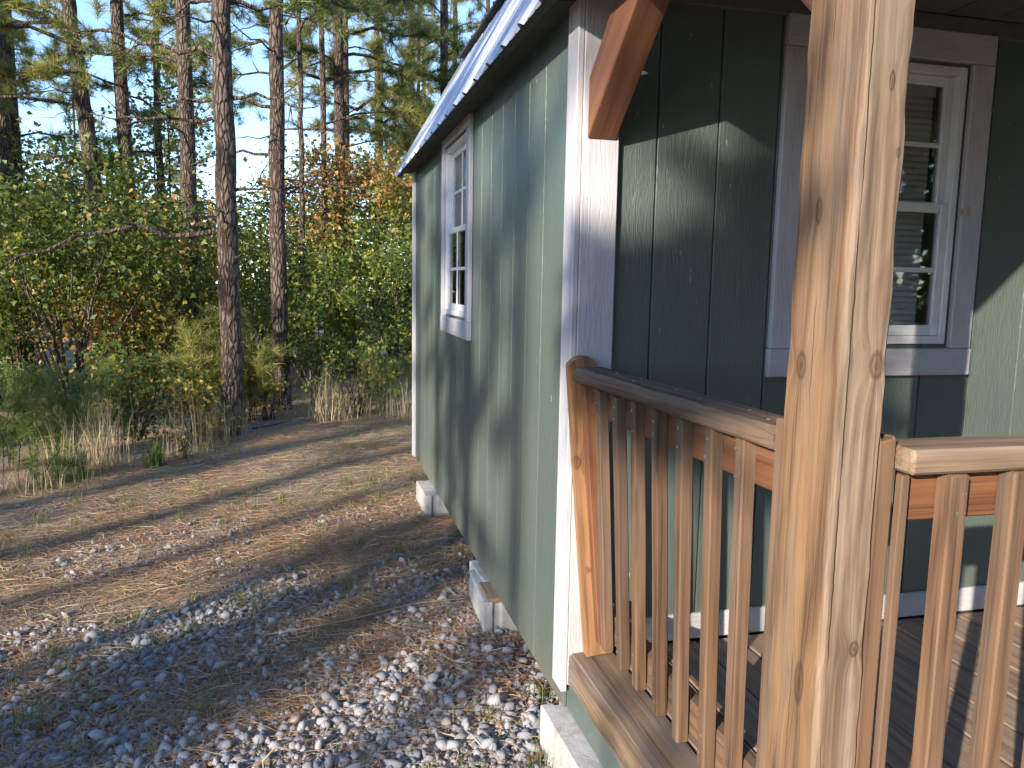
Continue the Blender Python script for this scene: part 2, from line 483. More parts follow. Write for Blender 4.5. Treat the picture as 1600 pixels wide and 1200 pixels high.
def stone_mat():
    m = Mat('gravel_stone', .85, .25)
    r = m.rand_island()
    x, y, z = m.xyz()
    n = m.noise(m.vec(x, y, z), 90, 3, .6)
    c = m.ramp(r, [(0, (.16, .165, .185)), (.35, (.25, .256, .282)), (.7, (.335, .34, .37)), (.9, (.44, .43, .425)), (1, (.40, .29, .23))])
    m.color(m.mix((n*.4).clamp(), c, (.2, .19, .18)))
    m.bump(n, .3, .004)
    return m.m
M_STONE = stone_mat()
def ground_mat():
    m = Mat('forest_floor', .95, .1)
    x, y, z = m.xyz()
    p = m.vec(x, y, z)
    big = m.noise(p, .9, 4, .55, .4)
    med = m.noise(p, 7, 5, .65, .5)
    fine = m.noise(p, 70, 4, .7)
    grit = m.voro(p, 55.0)
    soil = m.ramp(fine, [(.25, (.17, .108, .072)), (.5, (.33, .215, .145)), (.8, (.48, .335, .235))])
    grey = m.ramp(grit, [(.05, (.36, .35, .345)), (.4, (.24, .23, .225)), (.75, (.10, .09, .085))])
    straw = m.ramp(fine, [(.25, (.20, .15, .09)), (.6, (.38, .30, .18)), (.85, (.48, .40, .25))])
    c = m.mix((big*.6+med*.5).step(.5, .66), soil, grey)
    c = m.mix((m.noise(p, 1.7, 4, .6).step(.42, .62)*.8).clamp(), c, straw)
    m.color(c)
    m.bump(fine*.6+med*.6-grit*.3, .8, .02)
    return m.m
M_GROUND = ground_mat()

# ------------------------------------------------------------------ ground
def edge_dist(x, y):
    """how far beyond the edge of the clearing a spot lies"""
    return ((x+2.9)*-2.55+(y-3.9)*3.17)/4.07
def ground_z(x, y):
    x = np.asarray(x, float); y = np.asarray(y, float)
    s = np.clip(edge_dist(x, y), 0, 30)
    w = np.clip((-x-0.1)/0.6, 0, 1)
    h = -0.018*np.clip(-x-0.8, 0, 12) - 0.03*s + 0.00035*s*s
    bump = .012*np.sin(2.1*x+.7*y)+.010*np.sin(-1.3*x+3.1*y+1)+.006*np.sin(6.3*x+2)*np.sin(5.1*y)
    return h+bump*w
g = np.sinh(np.linspace(-5.1, 5.1, 230)); g = g/g.max()
gx = g*120-1.0; gy = g*120+2.5
GX, GY = np.meshgrid(gx, gy, indexing='ij')
GZ = ground_z(GX, GY)+RNG.normal(size=GX.shape)*.004
n = len(gx); idx = np.arange(n*n).reshape(n, n)
q = np.stack([idx[:-1, :-1], idx[1:, :-1], idx[1:, 1:], idx[:-1, 1:]], -1).reshape(-1, 4)
ground = link('ground', mesh_np('ground', np.stack([GX, GY, GZ], -1).reshape(-1, 3), q, True), M_GROUND)
tag(ground, 'gravel and pine straw clearing beside the cabin', kind='structure')

# ------------------------------------------------------------------ cabin
CABW, CABL, PORCH = 3.05, 3.77, 1.24
Z_SID, Z_DECK = 0.155, 0.354
cabin = empty('cabin', (0, 0, 0))
tag(cabin, 'sage green cabin with white trim, metal roof and wooden corner porch', 'cabin')

def siding(parent, a0, a1, grooves, z0, z1, frame, holes=()):
    """vertical siding boards between grooves; frame maps (along, out, up) to the world; a board behind a window is cut"""
    cuts = [a0]+[g_ for g_ in grooves if a0+.02 < g_ < a1-.02]+[a1]
    for i in range(len(cuts)-1):
        b0, b1 = cuts[i]+.0028, cuts[i+1]-.0028
        spans = [(z0, z1, b0, b1)]
        for (h0, h1, k0, k1) in holes:
            if b1 > h0 and b0 < h1:
                spans = [(z0, k0, b0, b1), (k1, z1, b0, b1)]
                if b0 < h0-.01: spans.append((k0, k1, b0, h0))
                if b1 > h1+.01: spans.append((k0, k1, h1, b1))
        for (s0, s1, c0, c1) in spans:
            L, w, e = s1-s0, c1-c0, .0012
            v = [(0, 0, 0), (w, 0, 0), (w, 0, L), (0, 0, L),
                 (0, .0085, 0), (w, .0085, 0), (w, .0085, L), (0, .0085, L),
                 (e, .010, 0), (w-e, .010, 0), (w-e, .010, L), (e, .010, L)]
            f = [(0, 4, 7, 3), (1, 2, 6, 5), (4, 8, 11, 7), (5, 6, 10, 9), (8, 9, 10, 11), (0, 1, 5, 9, 8, 4), (3, 7, 11, 10, 6, 2)]
            o = link('siding_board', mesh_py('siding_board', v, f), M_SIDING, parent)
            mat = Matrix.Identity(4)
            ax, ou, og = frame(c0, 0, s0)
            for r_ in range(3):
                mat[r_][0], mat[r_][1], mat[r_][2], mat[r_][3] = ax[r_], ou[r_], (0, 0, 1)[r_], og[r_]
            o.matrix_local = mat

def side_frame(a, o_, z): return (0, 1, 0), (-1, 0, 0), (0.0, a, z)
def front_frame(a, o_, z): return (1, 0, 0), (0, -1, 0), (a, 0.0, z)
def sub(parent_name, vf, mat, parent):
    return link(parent_name, mesh_py(parent_name, *vf), mat, parent)

# window openings: side (y, z) and front (x, z)
SW = (1.655, 2.295, 1.315, 2.240)
FW = (.735, 1.312, 1.318, 2.222)
WT = .085
# backing walls (with the openings left open), interior boards on the inside
def wall_with_hole(name, frame, a0, a1, z0, z1, hole, mat, o0=.0, o1=-.09):
    h0, h1, k0, k1 = hole
    rects = [(a0, h0, z0, z1), (h1, a1, z0, z1), (h0, h1, z0, k0), (h0, h1, k1, z1)]
    vs, fs = [], []
    for (p0, p1, s0, s1) in rects:
        v, f = boxvf(p0, p1, o1, o0, s0, s1)
        k = len(vs)
        ax, ou, og = frame(0, 0, 0)
        for (aa, oo, zz) in v:
            vs.append(tuple(og[i]+ax[i]*aa+ou[i]*oo+(0, 0, 1)[i]*zz for i in range(3)))
        fs += [tuple(i+k for i in q_) for q_ in f]
    return sub(name, (vs, fs), mat, cabin)
side_wall = wall_with_hole('side_wall', side_frame, .092, CABL, Z_SID+.006, 2.50, SW, M_GROOVE)
front_wall = wall_with_hole('front_wall', front_frame, 0.0, CABW, Z_SID+.006, 2.50, FW, M_GROOVE)
siding(side_wall, .0, CABL, [.148+.2032*k for k in range(1, 18)], Z_SID, 2.32, side_frame, [SW])
siding(front_wall, .0, CABW, [.232+.2*k for k in range(0, 15)], Z_DECK+.005, 2.36, front_frame, [FW])
sub('back_wall', boxvf(.092, CABW, CABL-.09, CABL, Z_SID, 2.48), M_GROOVE, cabin)
sub('far_side_wall', boxvf(CABW-.09, CABW, .092, CABL-.092, Z_SID, 2.5), M_SIDING, cabin)
sub('cabin_floor', boxvf(.092, CABW-.092, .092, CABL-.092, .28, .354), M_INTERIOR, cabin)
sub('interior_ceiling', boxvf(.092, CABW-.092, .092, CABL-.092, 2.46, 2.5), M_INTERIOR, cabin)
sub('partition', boxvf(.1, CABW-.1, 3.0, 3.04, .36, 2.45), M_INTERIOR, cabin)

# corner trims and baseboards
def trim(name, w, t, l, loc, axis='z', parent=cabin):
    return plank(name, (w, t, l), loc, axis, M_TRIM, parent, .003, .0006, seed=3)
trim('corner_trim', .020, .094, 2.08, (-.0215, .0135, .225))
trim('corner_trim', .1135, .020, 2.06, (.0458, -.0235, .245))
trim('corner_trim', .020, .10, 2.14, (-.0215, CABL-.045, Z_SID+.005))
trim('baseboard', .016, .086, 1.55, (.105, -.020, Z_DECK+.0445), 'x')
trim('baseboard', .016, .086, 1.3, (1.66, -.020, Z_DECK+.0445), 'x')

# rim beam below the deck, in the same green
rim = plank('rim_beam', (.045, .095, PORCH+.02), (.0225, -PORCH-.02, Z_SID+.0475), 'y', M_SIDING, cabin, .004)
plank('rim_beam', (.045, .095, CABW-.06), (.05, -PORCH+.03, Z_SID+.0475), 'x', M_SIDING, cabin, .004)
for sx in (.35, 1.5, 2.65):
    plank('skid', (.1, .09, CABL+PORCH-.1), (sx, -PORCH+.06, Z_SID+.05), 'y', M_DECK, cabin, .006)
# windows ---------------------------------------------------------------
def window(opening, base_rot, origin, name='window'):
    """built with x along the wall, -y outwards, z up, from the lower left corner of the opening"""
    w, h = opening
    root = empty(name); root.parent = cabin
    def bx(nm, x0, x1, y0, y1, z0, z1, mat, bev=.002):
        o = link(nm, plank_mesh(nm, x1-x0, y1-y0, z1-z0, bev, 1, 0, 0), mat, root, ((x0+x1)/2, (y0+y1)/2, z0))
        return o
    t = .02
    # trim boards
    bx('trim_board', -WT-.012, -.012, -.032, -.0105, -.012, h+.010, M_TRIM, .003)
    bx('trim_board', w+.012, w+WT+.012, -.032, -.0105, -.012, h+.010, M_TRIM, .003)
    o = link('trim_board', plank_mesh('trim_board', .022, .092, w+2*WT+.024, .003, 1), M_TRIM, root, (-WT-.012, -.0212, h+.057), (math.pi/2, 0, math.pi/2))
    o = link('trim_board', plank_mesh('trim_board', .024, .09, w+2*WT+.028, .003, 1), M_TRIM, root, (-WT-.014, -.0222, -.058), (math.pi/2, 0, math.pi/2))
    # vinyl frame
    fw = .026
    bx('window_frame', .002, fw, -.022, .04, .002, h-.002, M_VINYL)
    bx('window_frame', w-fw, w-.002, -.022, .04, .002, h-.002, M_VINYL)
    bx('window_frame', fw+.0005, w-fw-.0005, -.021, .04, h-fw, h-.002, M_VINYL)
    bx('window_frame', fw+.0005, w-fw-.0005, -.023, .04, .002, fw+.004, M_VINYL)
    mid = h*.5
    def sash(y0, y1, z0, z1):
        sw = .03
        bx('sash_rail', fw+.001, fw+sw, y0, y1, z0, z1, M_VINYL)
        bx('sash_rail', w-fw-sw, w-fw-.001, y0, y1, z0, z1, M_VINYL)
        bx('sash_rail', fw+sw+.0005, w-fw-sw-.0005, y0+.0005, y1, z0, z0+.034, M_VINYL)
        bx('sash_rail', fw+sw+.0005, w-fw-sw-.0005, y0+.0005, y1, z1-.03, z1, M_VINYL)
        ym = (y0+y1)/2
        zc = (z0+z1)/2
        bx('muntin', w/2-.008, w/2+.008, ym-.008, ym-.001, z0+.034, z1-.03, M_VINYL, .0015)
        bx('muntin', fw+sw, w/2-.0085, ym-.007, ym-.001, zc-.008, zc+.008, M_VINYL, .0015)
        bx('muntin', w/2+.0085, w-fw-sw, ym-.007, ym-.001, zc-.008, zc+.008, M_VINYL, .0015)
        for (xa, xb) in ((fw+sw, w/2-.008), (w/2+.008, w-fw-sw)):
            for (za, zb) in ((z0+.034, zc-.008), (zc+.008, z1-.03)):
                bx('pane', xa, xb, ym+.001, ym+.003, za, zb, M_GLASS, .0005)
    sash(-.016, .006, fw+.005, mid+.015)
    sash(.008, .030, mid-.012, h-fw-.001)
    # blind inside
    sl = mesh_py('blind_slat', [(0, .004, .0115), (w-.11, .004, .0115), (w-.11, -.002, .001), (0, -.002, .001), (0, -.004, -.0125), (w-.11, -.004, -.0125)],
                 [(0, 1, 2, 3), (3, 2, 5, 4)])
    sl.materials.append(M_BLIND)
    k = 0; zz = .05
    while zz < h-.09:
        o = link('blind_slat', sl, None, root, (.045, .052, zz)); o.rotation_euler = (random.uniform(-.05, .05), 0, 0)
        zz += .0205; k += 1
    bx('blind_headrail', .04, w-.062, .042, .075, h-.085, h-.045, M_BLIND)
    # reveal
    bx('reveal', -.006, .0015, .041, .12, 0, h, M_INTERIOR)
    bx('reveal', w-.0015, w+.006, .041, .12, 0, h, M_INTERIOR)
    root.location = origin; root.rotation_euler = (0, 0, base_rot)
    return root
window((FW[1]-FW[0], FW[3]-FW[2]), 0.0, (FW[0], 0.0, FW[2]))
window((SW[1]-SW[0], SW[3]-SW[2]), -math.pi/2, (0.0, SW[1], SW[2]))

_m = Mat('bare_filler', .8, .2); _m.color((.42, .36, .27)); M_FILL = _m.m
for (fx, fz, fa, fb) in ((1.349, 1.762, .011, .020), (1.322, 1.760, .005, .016)):
    ring_ = [(fa*math.cos(a)*random.uniform(.75, 1.1), 0.0, fb*math.sin(a)*random.uniform(.75, 1.1)) for a in np.linspace(0, 5.8, 12)]
    n12 = [(p[0]*.8, -.0016, p[2]*.8) for p in ring_]
    link('filler_patch', mesh_py('filler_patch', ring_+n12, [tuple(range(12, 24))]+[(i, (i+1) % 12, 12+(i+1) % 12, 12+i) for i in range(12)]), M_FILL, front_wall, (fx, -.0322, fz))

# roof: steep lower slope, shallow upper slope ---------------------------
E0 = np.array([-.142, 2.272]); B0 = np.array([.415, 3.215]); RID = np.array([CABW/2, 3.72])
Y0R, Y1R = -1.40, 3.83
def ribbed(p0, p1, ya, yb, mirror=False):
    d = (p1-p0)/np.linalg.norm(p1-p0); nrm = np.array([-d[1], d[0]])
    prof = []
    y = ya
    k0 = math.ceil((ya-.18)/.2286)
    ys = [ya]
    pr = [(ya, 0.0)]
    kk = k0
    while .18+kk*.2286 < yb-.03:
        c = .18+kk*.2286
        if c > ya+.03:
            pr += [(c-.020, 0.0), (c-.009, .015), (c+.009, .015), (c+.020, 0.0)]
            for mrib in (.076, .152):
                if c+mrib+.01 < yb: pr += [(c+mrib-.012, 0.0), (c+mrib, .003), (c+mrib+.012, 0.0)]
        kk += 1
    pr.append((yb, 0.0))
    v, f = [], []
    for th in (0.0, -.0012):
        for (p, ) in ((p0,), (p1,)):
            for (yy, hh) in pr:
                q_ = p+nrm*(hh+th)
                xx = CABW-q_[0] if mirror else q_[0]
                v.append((xx, yy, q_[1]))
    n_ = len(pr)
    for i in range(n_-1):
        f.append((i, i+1, n_+i+1, n_+i)); f.append((2*n_+i, 3*n_+i, 3*n_+i+1, 2*n_+i+1))
        f.append((i, 2*n_+i, 2*n_+i+1, i+1))
    return v, f
roof = empty('roof'); roof.parent = cabin
edges_y = [Y0R, Y0R+.83]
while edges_y[-1]+.9144 < Y1R: edges_y.append(edges_y[-1]+.9144)
edges_y.append(Y1R)
for mir in (False, True):
    for i in range(len(edges_y)-1):
        ya, yb = edges_y[i], edges_y[i+1]-.002
        sub('roof_panel', ribbed(E0, B0, ya, yb, mir), M_ROOF, roof)
        sub('roof_panel', ribbed(B0+np.array([-.085, -.03]), RID, ya, yb, mir), M_ROOF, roof)
def extrude_y(poly, y0, y1):
    n_ = len(poly)
    v = [(p[0], y0, p[1]) for p in poly]+[(p[0], y1, p[1]) for p in poly]
    f = [tuple(range(n_)), tuple(range(2*n_-1, n_-1, -1))]+[(i, n_+i, n_+(i+1) % n_, (i+1) % n_) for i in range(n_)]
    return v, f
# sheathing under the metal, eave strip and soffit
d_ = (B0-E0)/np.linalg.norm(B0-E0); n_ = np.array([-d_[1], d_[0]])
sub('roof_deck', extrude_y([E0-n_*.004+d_*.01, B0-n_*.004, B0-n_*.03, E0-n_*.03+d_*.02], Y0R+.02, Y1R-.015), M_SOFFIT, roof)
sub('eave_soffit', extrude_y([(-.108, 2.292), (-.002, 2.300), (-.002, 2.335), (-.098, 2.315)], -.003, Y1R-.03), M_SOFFIT, roof)
sub('break_trim', extrude_y([B0+(-.09, -.05), B0+(-.088, -.03), B0+(.0, -.005), B0+(.0, -.03)], Y0R, Y1R), M_SOFFIT, roof)
sub('rake_trim', extrude_y([E0+n_*.024, B0+n_*.024, B0-n_*.04, E0-n_*.035], Y1R+.001, Y1R+.014), M_ROOF, roof)
sub('rake_trim', extrude_y([E0+n_*.024, B0+n_*.024, B0-n_*.06, E0-n_*.05], Y0R-.014, Y0R-.001), M_ROOF, roof)
gam = [(0.0, 2.50), (CABW, 2.50), (CABW-B0[0]-.03, B0[1]-.06), (RID[0], RID[1]-.05), (B0[0]+.03, B0[1]-.06)]
sub('gable', extrude_y(gam, -PORCH-.02, -PORCH+.02), M_SIDING, cabin)
sub('gable', extrude_y(gam, CABL-.03, CABL-.002), M_SIDING, cabin)
# porch ceiling boards, headers
for k in range(16):
    x0 = .095+k*.184
    sub('ceiling_board', boxvf(x0+.003, x0+.181, -PORCH+.05, -.012, 2.375, 2.395), M_CEIL, cabin)
sub('ceiling_backing', boxvf(.0, CABW, -PORCH+.02, -.0, 2.396, 2.42), M_SOFFIT, cabin)
plank('frieze_board', (.018, .055, CABW-.22), (.11, -.021, 2.345), 'x', M_CEIL, cabin, .003)
plank('porch_header', (.088, .10, PORCH-.13), (.045, -PORCH+.095, 2.362), 'y', M_SOFFIT, cabin, .004)
plank('porch_header', (.088, .13, CABW), (.0, -PORCH+.048, 2.43), 'x', M_BRACE, cabin, .004)

# porch -------------------------------------------------------------------
ZT = 1.5-.2425                                       # top of the rail caps
deck = empty('porch_deck'); deck.parent = cabin
def edge_board():
    """thick outer deck timber with a worn, rounded outer edge"""
    l = PORCH-.01; rg = random.Random(4)
    prof = [(-.008, -.098), (-.0085, -.075), (-.0065, -.07), (-.009, -.060), (-.0085, -.038), (-.0065, -.034), (-.009, -.029), (-.006, -.010), (.004, -.001), (.03, .0), (.13, .0), (.1375, -.006), (.1375, -.098)]
    seg = 16; v, f = [], []
    for j in range(seg+1):
        wx = rg.uniform(-.0015, .0015); wz = rg.uniform(-.001, .001)
        for (a, b) in prof:
            v.append((a+wx*(1 if a < .02 else 0)+rg.uniform(-.0005, .0005), b+wz, l*j/seg))
    m_ = len(prof)
    for j in range(seg):
        for i in range(m_):
            f.append((j*m_+i, (j+1)*m_+i, (j+1)*m_+(i+1) % m_, j*m_+(i+1) % m_))
    f.append(tuple(range(m_))); f.append(tuple(seg*m_+i for i in range(m_-1, -1, -1)))
    # local z runs along world -y
    o = link('deck_edge_timber', mesh_py('deck_edge_timber', v, f), M_EDGE, deck)
    mt = Matrix(((1, 0, 0, 0), (0, 0, -1, -.0365), (0, 1, 0, Z_DECK), (0, 0, 0, 1)))
    o.matrix_local = mt
edge_board()
for k in range(20):
    x0 = .144+k*.1455
    if x0+.14 > CABW: break
    plank('deck_board', (.1395, .028, PORCH-.03), (x0+.07, -PORCH-.0+.0, Z_DECK-.0165+random.uniform(-.0015, .0015)), 'y', M_DECK, deck, .004, .0008, seed=k % 4)
    for yy in (-.08, -.62, -1.17):
        for dx in (.025, .11):
            nl = link('nail_head', _plank_cache.setdefault('nail', mesh_py('nail_head', [(.004*math.cos(a), .004*math.sin(a), .001) for a in np.linspace(0, 5.5, 8)]+[(.004*math.cos(a), .004*math.sin(a), -.004) for a in np.linspace(0, 5.5, 8)], [tuple(range(8))]+[(i, 8+i, 8+(i+1) % 8, (i+1) % 8) for i in range(8)])), M_NAIL, deck, (x0+dx, yy, Z_DECK-.0015))
NAIL = _plank_cache['nail']
for jy in (-.3, -.75):
    sub('joist', boxvf(.05, CABW-.05, jy-.02, jy+.02, Z_SID+.02, Z_DECK-.033), M_DECK, deck)

def post_mesh(name, hx, hy, l, seed, b=.007):
    rg = random.Random(seed)
    def ring(bx):
        return [(-hx+bx, -hy), (-hx*.3, -hy), (hx*.4, -hy), (hx-bx, -hy), (hx, -hy+bx), (hx, 0), (hx, hy-bx), (hx-bx, hy), (0, hy), (-hx+bx, hy),
                (-hx, hy-bx), (-hx, hy*.3), (-hx, -hy*.4), (-hx, -hy+bx), (-hx+bx*.3, -hy+bx*.3)]
    seg = 60; v, f = [], []; ch = 0.0
    for j in range(seg+1):
        z = l*j/seg
        ch = .75*ch+rg.uniform(-.0008, .0008)
        base = ring(b*(1+rg.uniform(-.3, .35)))
        m_ = len(base)
        for i, (x_, y_) in enumerate(base):
            v.append((x_+rg.uniform(-.0007, .0007)+ch*.6, y_+rg.uniform(-.0007, .0007)+.001*math.sin(z*2.1), z))
    for j in range(seg):
        for i in range(m_):
            f.append((j*m_+i, j*m_+(i+1) % m_, (j+1)*m_+(i+1) % m_, (j+1)*m_+i))
    f.append(tuple(range(m_-1, -1, -1))); f.append(tuple(seg*m_+i for i in range(m_)))
    return mesh_py(name, v, f)
PX, PY = .0385, -1.162
pm = post_mesh('porch_post', .0425, .0705, 2.365-Z_DECK, 2)
# vertex z starts at the deck: material knots are given above the ground, so lift the mesh
pm.transform(Matrix.Translation((0, 0, Z_DECK)))
post = link('porch_post', pm, M_POST, cabin, (PX, PY, 0)); post['label'] = 'thick weathered corner post with knots'
for px_ in (1.75, CABW-.045):
    link('porch_post', pm, M_POST, cabin, (px_, PY, 0))

# knee braces -------------------------------------------------------------
def brace(org, along_v, up0, up1, reach, w=.085, d=.085, name='knee_brace', mat=M_BRACE):
    """a 45 degree brace: foot on the upright at up0, head at reach along along_v"""
    a = np.array(along_v, float); side = np.array([-a[1], a[0], 0])
    t = d*1.36
    P = [(0, up0), (0, up0+t), (reach, up1+t), (reach, up1)]
    v = []
    for s in (-w/2, w/2):
        for (p, z) in P:
            q_ = np.array(org)+a*p+side*s; v.append(Vector((q_[0], q_[1], z)))
    f = [(0, 1, 2, 3), (7, 6, 5, 4), (0, 4, 5, 1), (1, 5, 6, 2), (2, 6, 7, 3), (3, 7, 4, 0)]
    uz = Vector((a[0]*reach, a[1]*reach, up1-up0)).normalized(); ux = Vector(side); uy = uz.cross(ux)
    FR = Matrix(((ux.x, uy.x, uz.x, org[0]), (ux.y, uy.y, uz.y, org[1]), (ux.z, uy.z, uz.z, up0), (0, 0, 0, 1)))
    me = mesh_py(name, [FR.inverted() @ p for p in v], f)
    o = link(name, me, mat, cabin); o.matrix_local = FR
    bv = o.modifiers.new('eased', 'BEVEL'); bv.width = .004; bv.segments = 2
    return o
b1 = brace((.0465, -.036, 0), (0, -1, 0), 1.915, 2.295, .46, .088, .125)
b1['label'] = 'reddish cedar knee brace beside the white corner trim'
brace((.0465, PY+.0725, 0), (0, 1, 0), 1.93, 2.30, .42, .080, .085)
brace((PX+.0445, PY+.01, 0), (1, 0, 0), 1.985, 2.36, .40, .085, .085)
link('screw_head', NAIL, M_NAIL, cabin, (.03, -.0585, 1.95), (math.pi/2, 0, 0))

# side railing: leans outwards at the wall end and straightens towards the corner post
rail = empty('side_railing', (0, 0, Z_DECK)); rail.parent = cabin
H = ZT-Z_DECK
def rail_x(y):
    """x of the baluster centres under the cap"""
    return -.006+.045*min(1, -y/1.06)
def round_post():
    """flat end post with a clipped round top, standing on the deck"""
    w, d, h = .088, .038, H+.032
    prof = [(-w/2, 0), (w/2, 0), (w/2, h-.028), (w/2-.008, h-.016), (w*.22, h-.003), (0, h), (-w*.22, h-.003), (-w/2+.008, h-.014), (-w/2, h-.022)]
    n_ = len(prof)
    v = [(p[0], -d/2, p[1]) for p in prof]+[(p[0], d/2, p[1]) for p in prof]
    f = [tuple(range(n_)), tuple(range(2*n_-1, n_-1, -1))]+[(i, n_+i, n_+(i+1) % n_, (i+1) % n_) for i in range(n_)]
    a = -math.radians(5.2)
    o = link('end_post', mesh_py('end_post', v, f), M_ENDPOST, rail, (.080, -.056, .004), (0, a, 0))
    bv = o.modifiers.new('eased', 'BEVEL'); bv.width = .003; bv.segments = 2
    link('end_post', plank_mesh('end_post', .036, .034, H-.10, .003, 4, .0006, 5), M_REDWOOD, rail, (.080, -.0935, .055), (0, a, 0))
    for zz in (.29, .62):
        link('nail_head', NAIL, M_NAIL, rail, (.080-.03-.091*zz, -.0755, zz), (math.pi/2, 0, 0))
round_post()
def cap_mesh():
    l = 1.0; rg = random.Random(9)
    hw, hd, b = .0475, .0205, .006
    prof = [(-hw, -hd+b), (-hw+b*.5, -hd), (hw-b, -hd), (hw, -hd+b), (hw, hd-b), (hw-b, hd), (0, hd-.001), (-hw+b*1.4, hd), (-hw, hd-b*1.2), (-hw-.001, 0)]
    seg = 26; v, f = [], []
    for j in range(seg+1):
        z = l*j/seg; c = rg.uniform(-.0012, .0012)
        if 11 <= j <= 12: c += .002
        for i, (a, bb) in enumerate(prof):
            v.append((a+(c if a < 0 else 0)+rg.uniform(-.0006, .0006), bb+rg.uniform(-.0006, .0006)+(-.0025 if (i in (7, 8) and j in (4, 12, 13, 19)) else 0), z))
    m_ = len(prof)
    for j in range(seg):
        for i in range(m_):
            f.append((j*m_+i, (j+1)*m_+i, (j+1)*m_+(i+1) % m_, j*m_+(i+1) % m_))
    f.append(tuple(range(m_))); f.append(tuple(seg*m_+i for i in range(m_-1, -1, -1)))
    return mesh_py('rail_cap', v, f)
cap = link('rail_cap', cap_mesh(), M_CAPWOOD, rail)
SL = math.atan(.0425)
cap.matrix_local = Matrix.Translation((.0155, -.068, H-.0205)) @ Matrix.Rotation(SL, 4, 'Z') @ Matrix(((1, 0, 0, 0), (0, 0, -1, 0), (0, 1, 0, 0), (0, 0, 0, 1)))
for k, (cx, cz) in enumerate(((.02, .16), (.025, .3), (-.01, .33), (.02, .5), (.0, .64), (.02, .8), (-.005, .9))):
    link('nail_head', NAIL, M_NAIL, cap, (cx, .0200, cz), (-math.pi/2, 0, 0))
link('sub_rail', plank_mesh('sub_rail', .034, .089, .985, .003, 6, .0008, 3), M_REDWOOD, rail, (rail_x(0)+.0345, -.074, H-.0425-.046), (math.pi/2, 0, SL))
link('bottom_rail', plank_mesh('bottom_rail', .034, .086, .985, .003, 6, .0008, 6), M_RAILWOOD, rail, (.0825, -.074, .150), (math.pi/2, 0, 0))
BAL = [plank_mesh('baluster', .0345, .034, H-.148, .003, 6, .0016, s) for s in range(4)]
BALS = [plank_mesh('baluster', .030, .031, H-.138, .003, 6, .0016, s) for s in range(4)]
for k in range(7):
    yk = -.215-.1165*k+random.uniform(-.006, .006); xt, xb = rail_x(yk), .0485
    zb = .097+random.uniform(-.006, .004)
    o = link('baluster', BALS[k % 4], M_RAILWOOD, rail, (xb, yk, zb))
    o.rotation_euler = (random.uniform(-.006, .006), math.atan2(xt-xb, H-.14), 0)
    for zz in (.13, .18, H-.075, H-.115):
        zz += random.uniform(-.01, .01)
        link('nail_head', NAIL, M_NAIL, rail, (xb+(xt-xb)*(zz-.1)/(H-.14)-.0155, yk+random.uniform(-.007, .007), zz), (0, -math.pi/2, 0))
link('end_post', plank_mesh('end_post', .080, .030, H+.020, .003, 6, .0008, 8), M_RAILWOOD, cabin, (.044, -1.0745, Z_DECK))

# front railing -------------------------------------------------------------
fr = empty('front_railing', (0, 0, 0)); fr.parent = cabin
def splinter_post():
    l = ZT+.012-Z_DECK; rg = random.Random(3)
    w, d = .031, .06
    me = plank_mesh('end_post', w, d, l, .003, 8, .0008, 12)
    top = max(v.co.z for v in me.vertices)
    for v in me.vertices:
        if v.co.z > top-.004:
            v.co.z += rg.uniform(-.012, .018)*(1 if v.co.x < 0 else .2)
    link('end_post', me, M_RAILWOOD, fr, (.0975, -1.196, Z_DECK))
splinter_post()
link('rail_cap', plank_mesh('rail_cap', .092, .040, 1.555, .005, 14, .0011, 21), M_FRONTCAP, fr, (.1155, -1.214, ZT-.020), (math.pi/2, 0, math.pi/2))
link('sub_rail', plank_mesh('sub_rail', .034, .080, 1.52, .003, 8, .0006, 22), M_REDWOOD, fr, (.142, -1.206, ZT-.085), (math.pi/2, 0, math.pi/2))
link('bottom_rail', plank_mesh('bottom_rail', .034, .085, 1.52, .003, 8, .0006, 23), M_RAILWOOD, fr, (.142, -1.206, Z_DECK+.13), (math.pi/2, 0, math.pi/2))
link('baluster', plank_mesh('baluster', .016, .015, ZT-.045-Z_DECK-.06, .002, 6, .0008, 30), M_RAILWOOD, fr, (.1235, -1.2315, Z_DECK+.06))
for k in range(12):
    xx = .213+.1125*k
    o = link('baluster', BAL[(k+1) % 4], M_RAILWOOD, fr, (xx, -1.2405, Z_DECK+.105))
    o.rotation_euler = (0, random.uniform(-.006, .006), random.choice([0, math.pi/2, math.pi]))
    for zz in (ZT-.075, ZT-.105, Z_DECK+.12):
        link('nail_head', NAIL, M_NAIL, fr, (xx+random.uniform(-.006, .006), -1.2578, zz), (math.pi/2, 0, 0))

# concrete blocks ------------------------------------------------------------
def block_mesh(name, lx, ly, lz, seed):
    """block with ribbed ends (grooved like a hollow block's ears) and eased, chipped edges"""
    rg = random.Random(seed)
    gv = .012
    prof = [(0, 0), (lx*.20, 0), (lx*.24, gv), (lx*.36, gv), (lx*.40, 0), (lx, 0), (lx, ly), (lx*.40, ly), (lx*.36, ly-gv), (lx*.24, ly-gv), (lx*.20, ly), (0, ly)]
    n_ = len(prof); v, f = [], []
    zs = [0, lz*.33, lz*.66, lz]
    for z in zs:
        for (a, b) in prof: v.append((a+rg.uniform(-.0015, .0015), b+rg.uniform(-.0015, .0015), z))
    for j in range(len(zs)-1):
        for i in range(n_): f.append((j*n_+i, j*n_+(i+1) % n_, (j+1)*n_+(i+1) % n_, (j+1)*n_+i))
    f.append(tuple(range(n_-1, -1, -1))); f.append(tuple((len(zs)-1)*n_+i for i in range(n_)))
    return mesh_py(name, v, f)
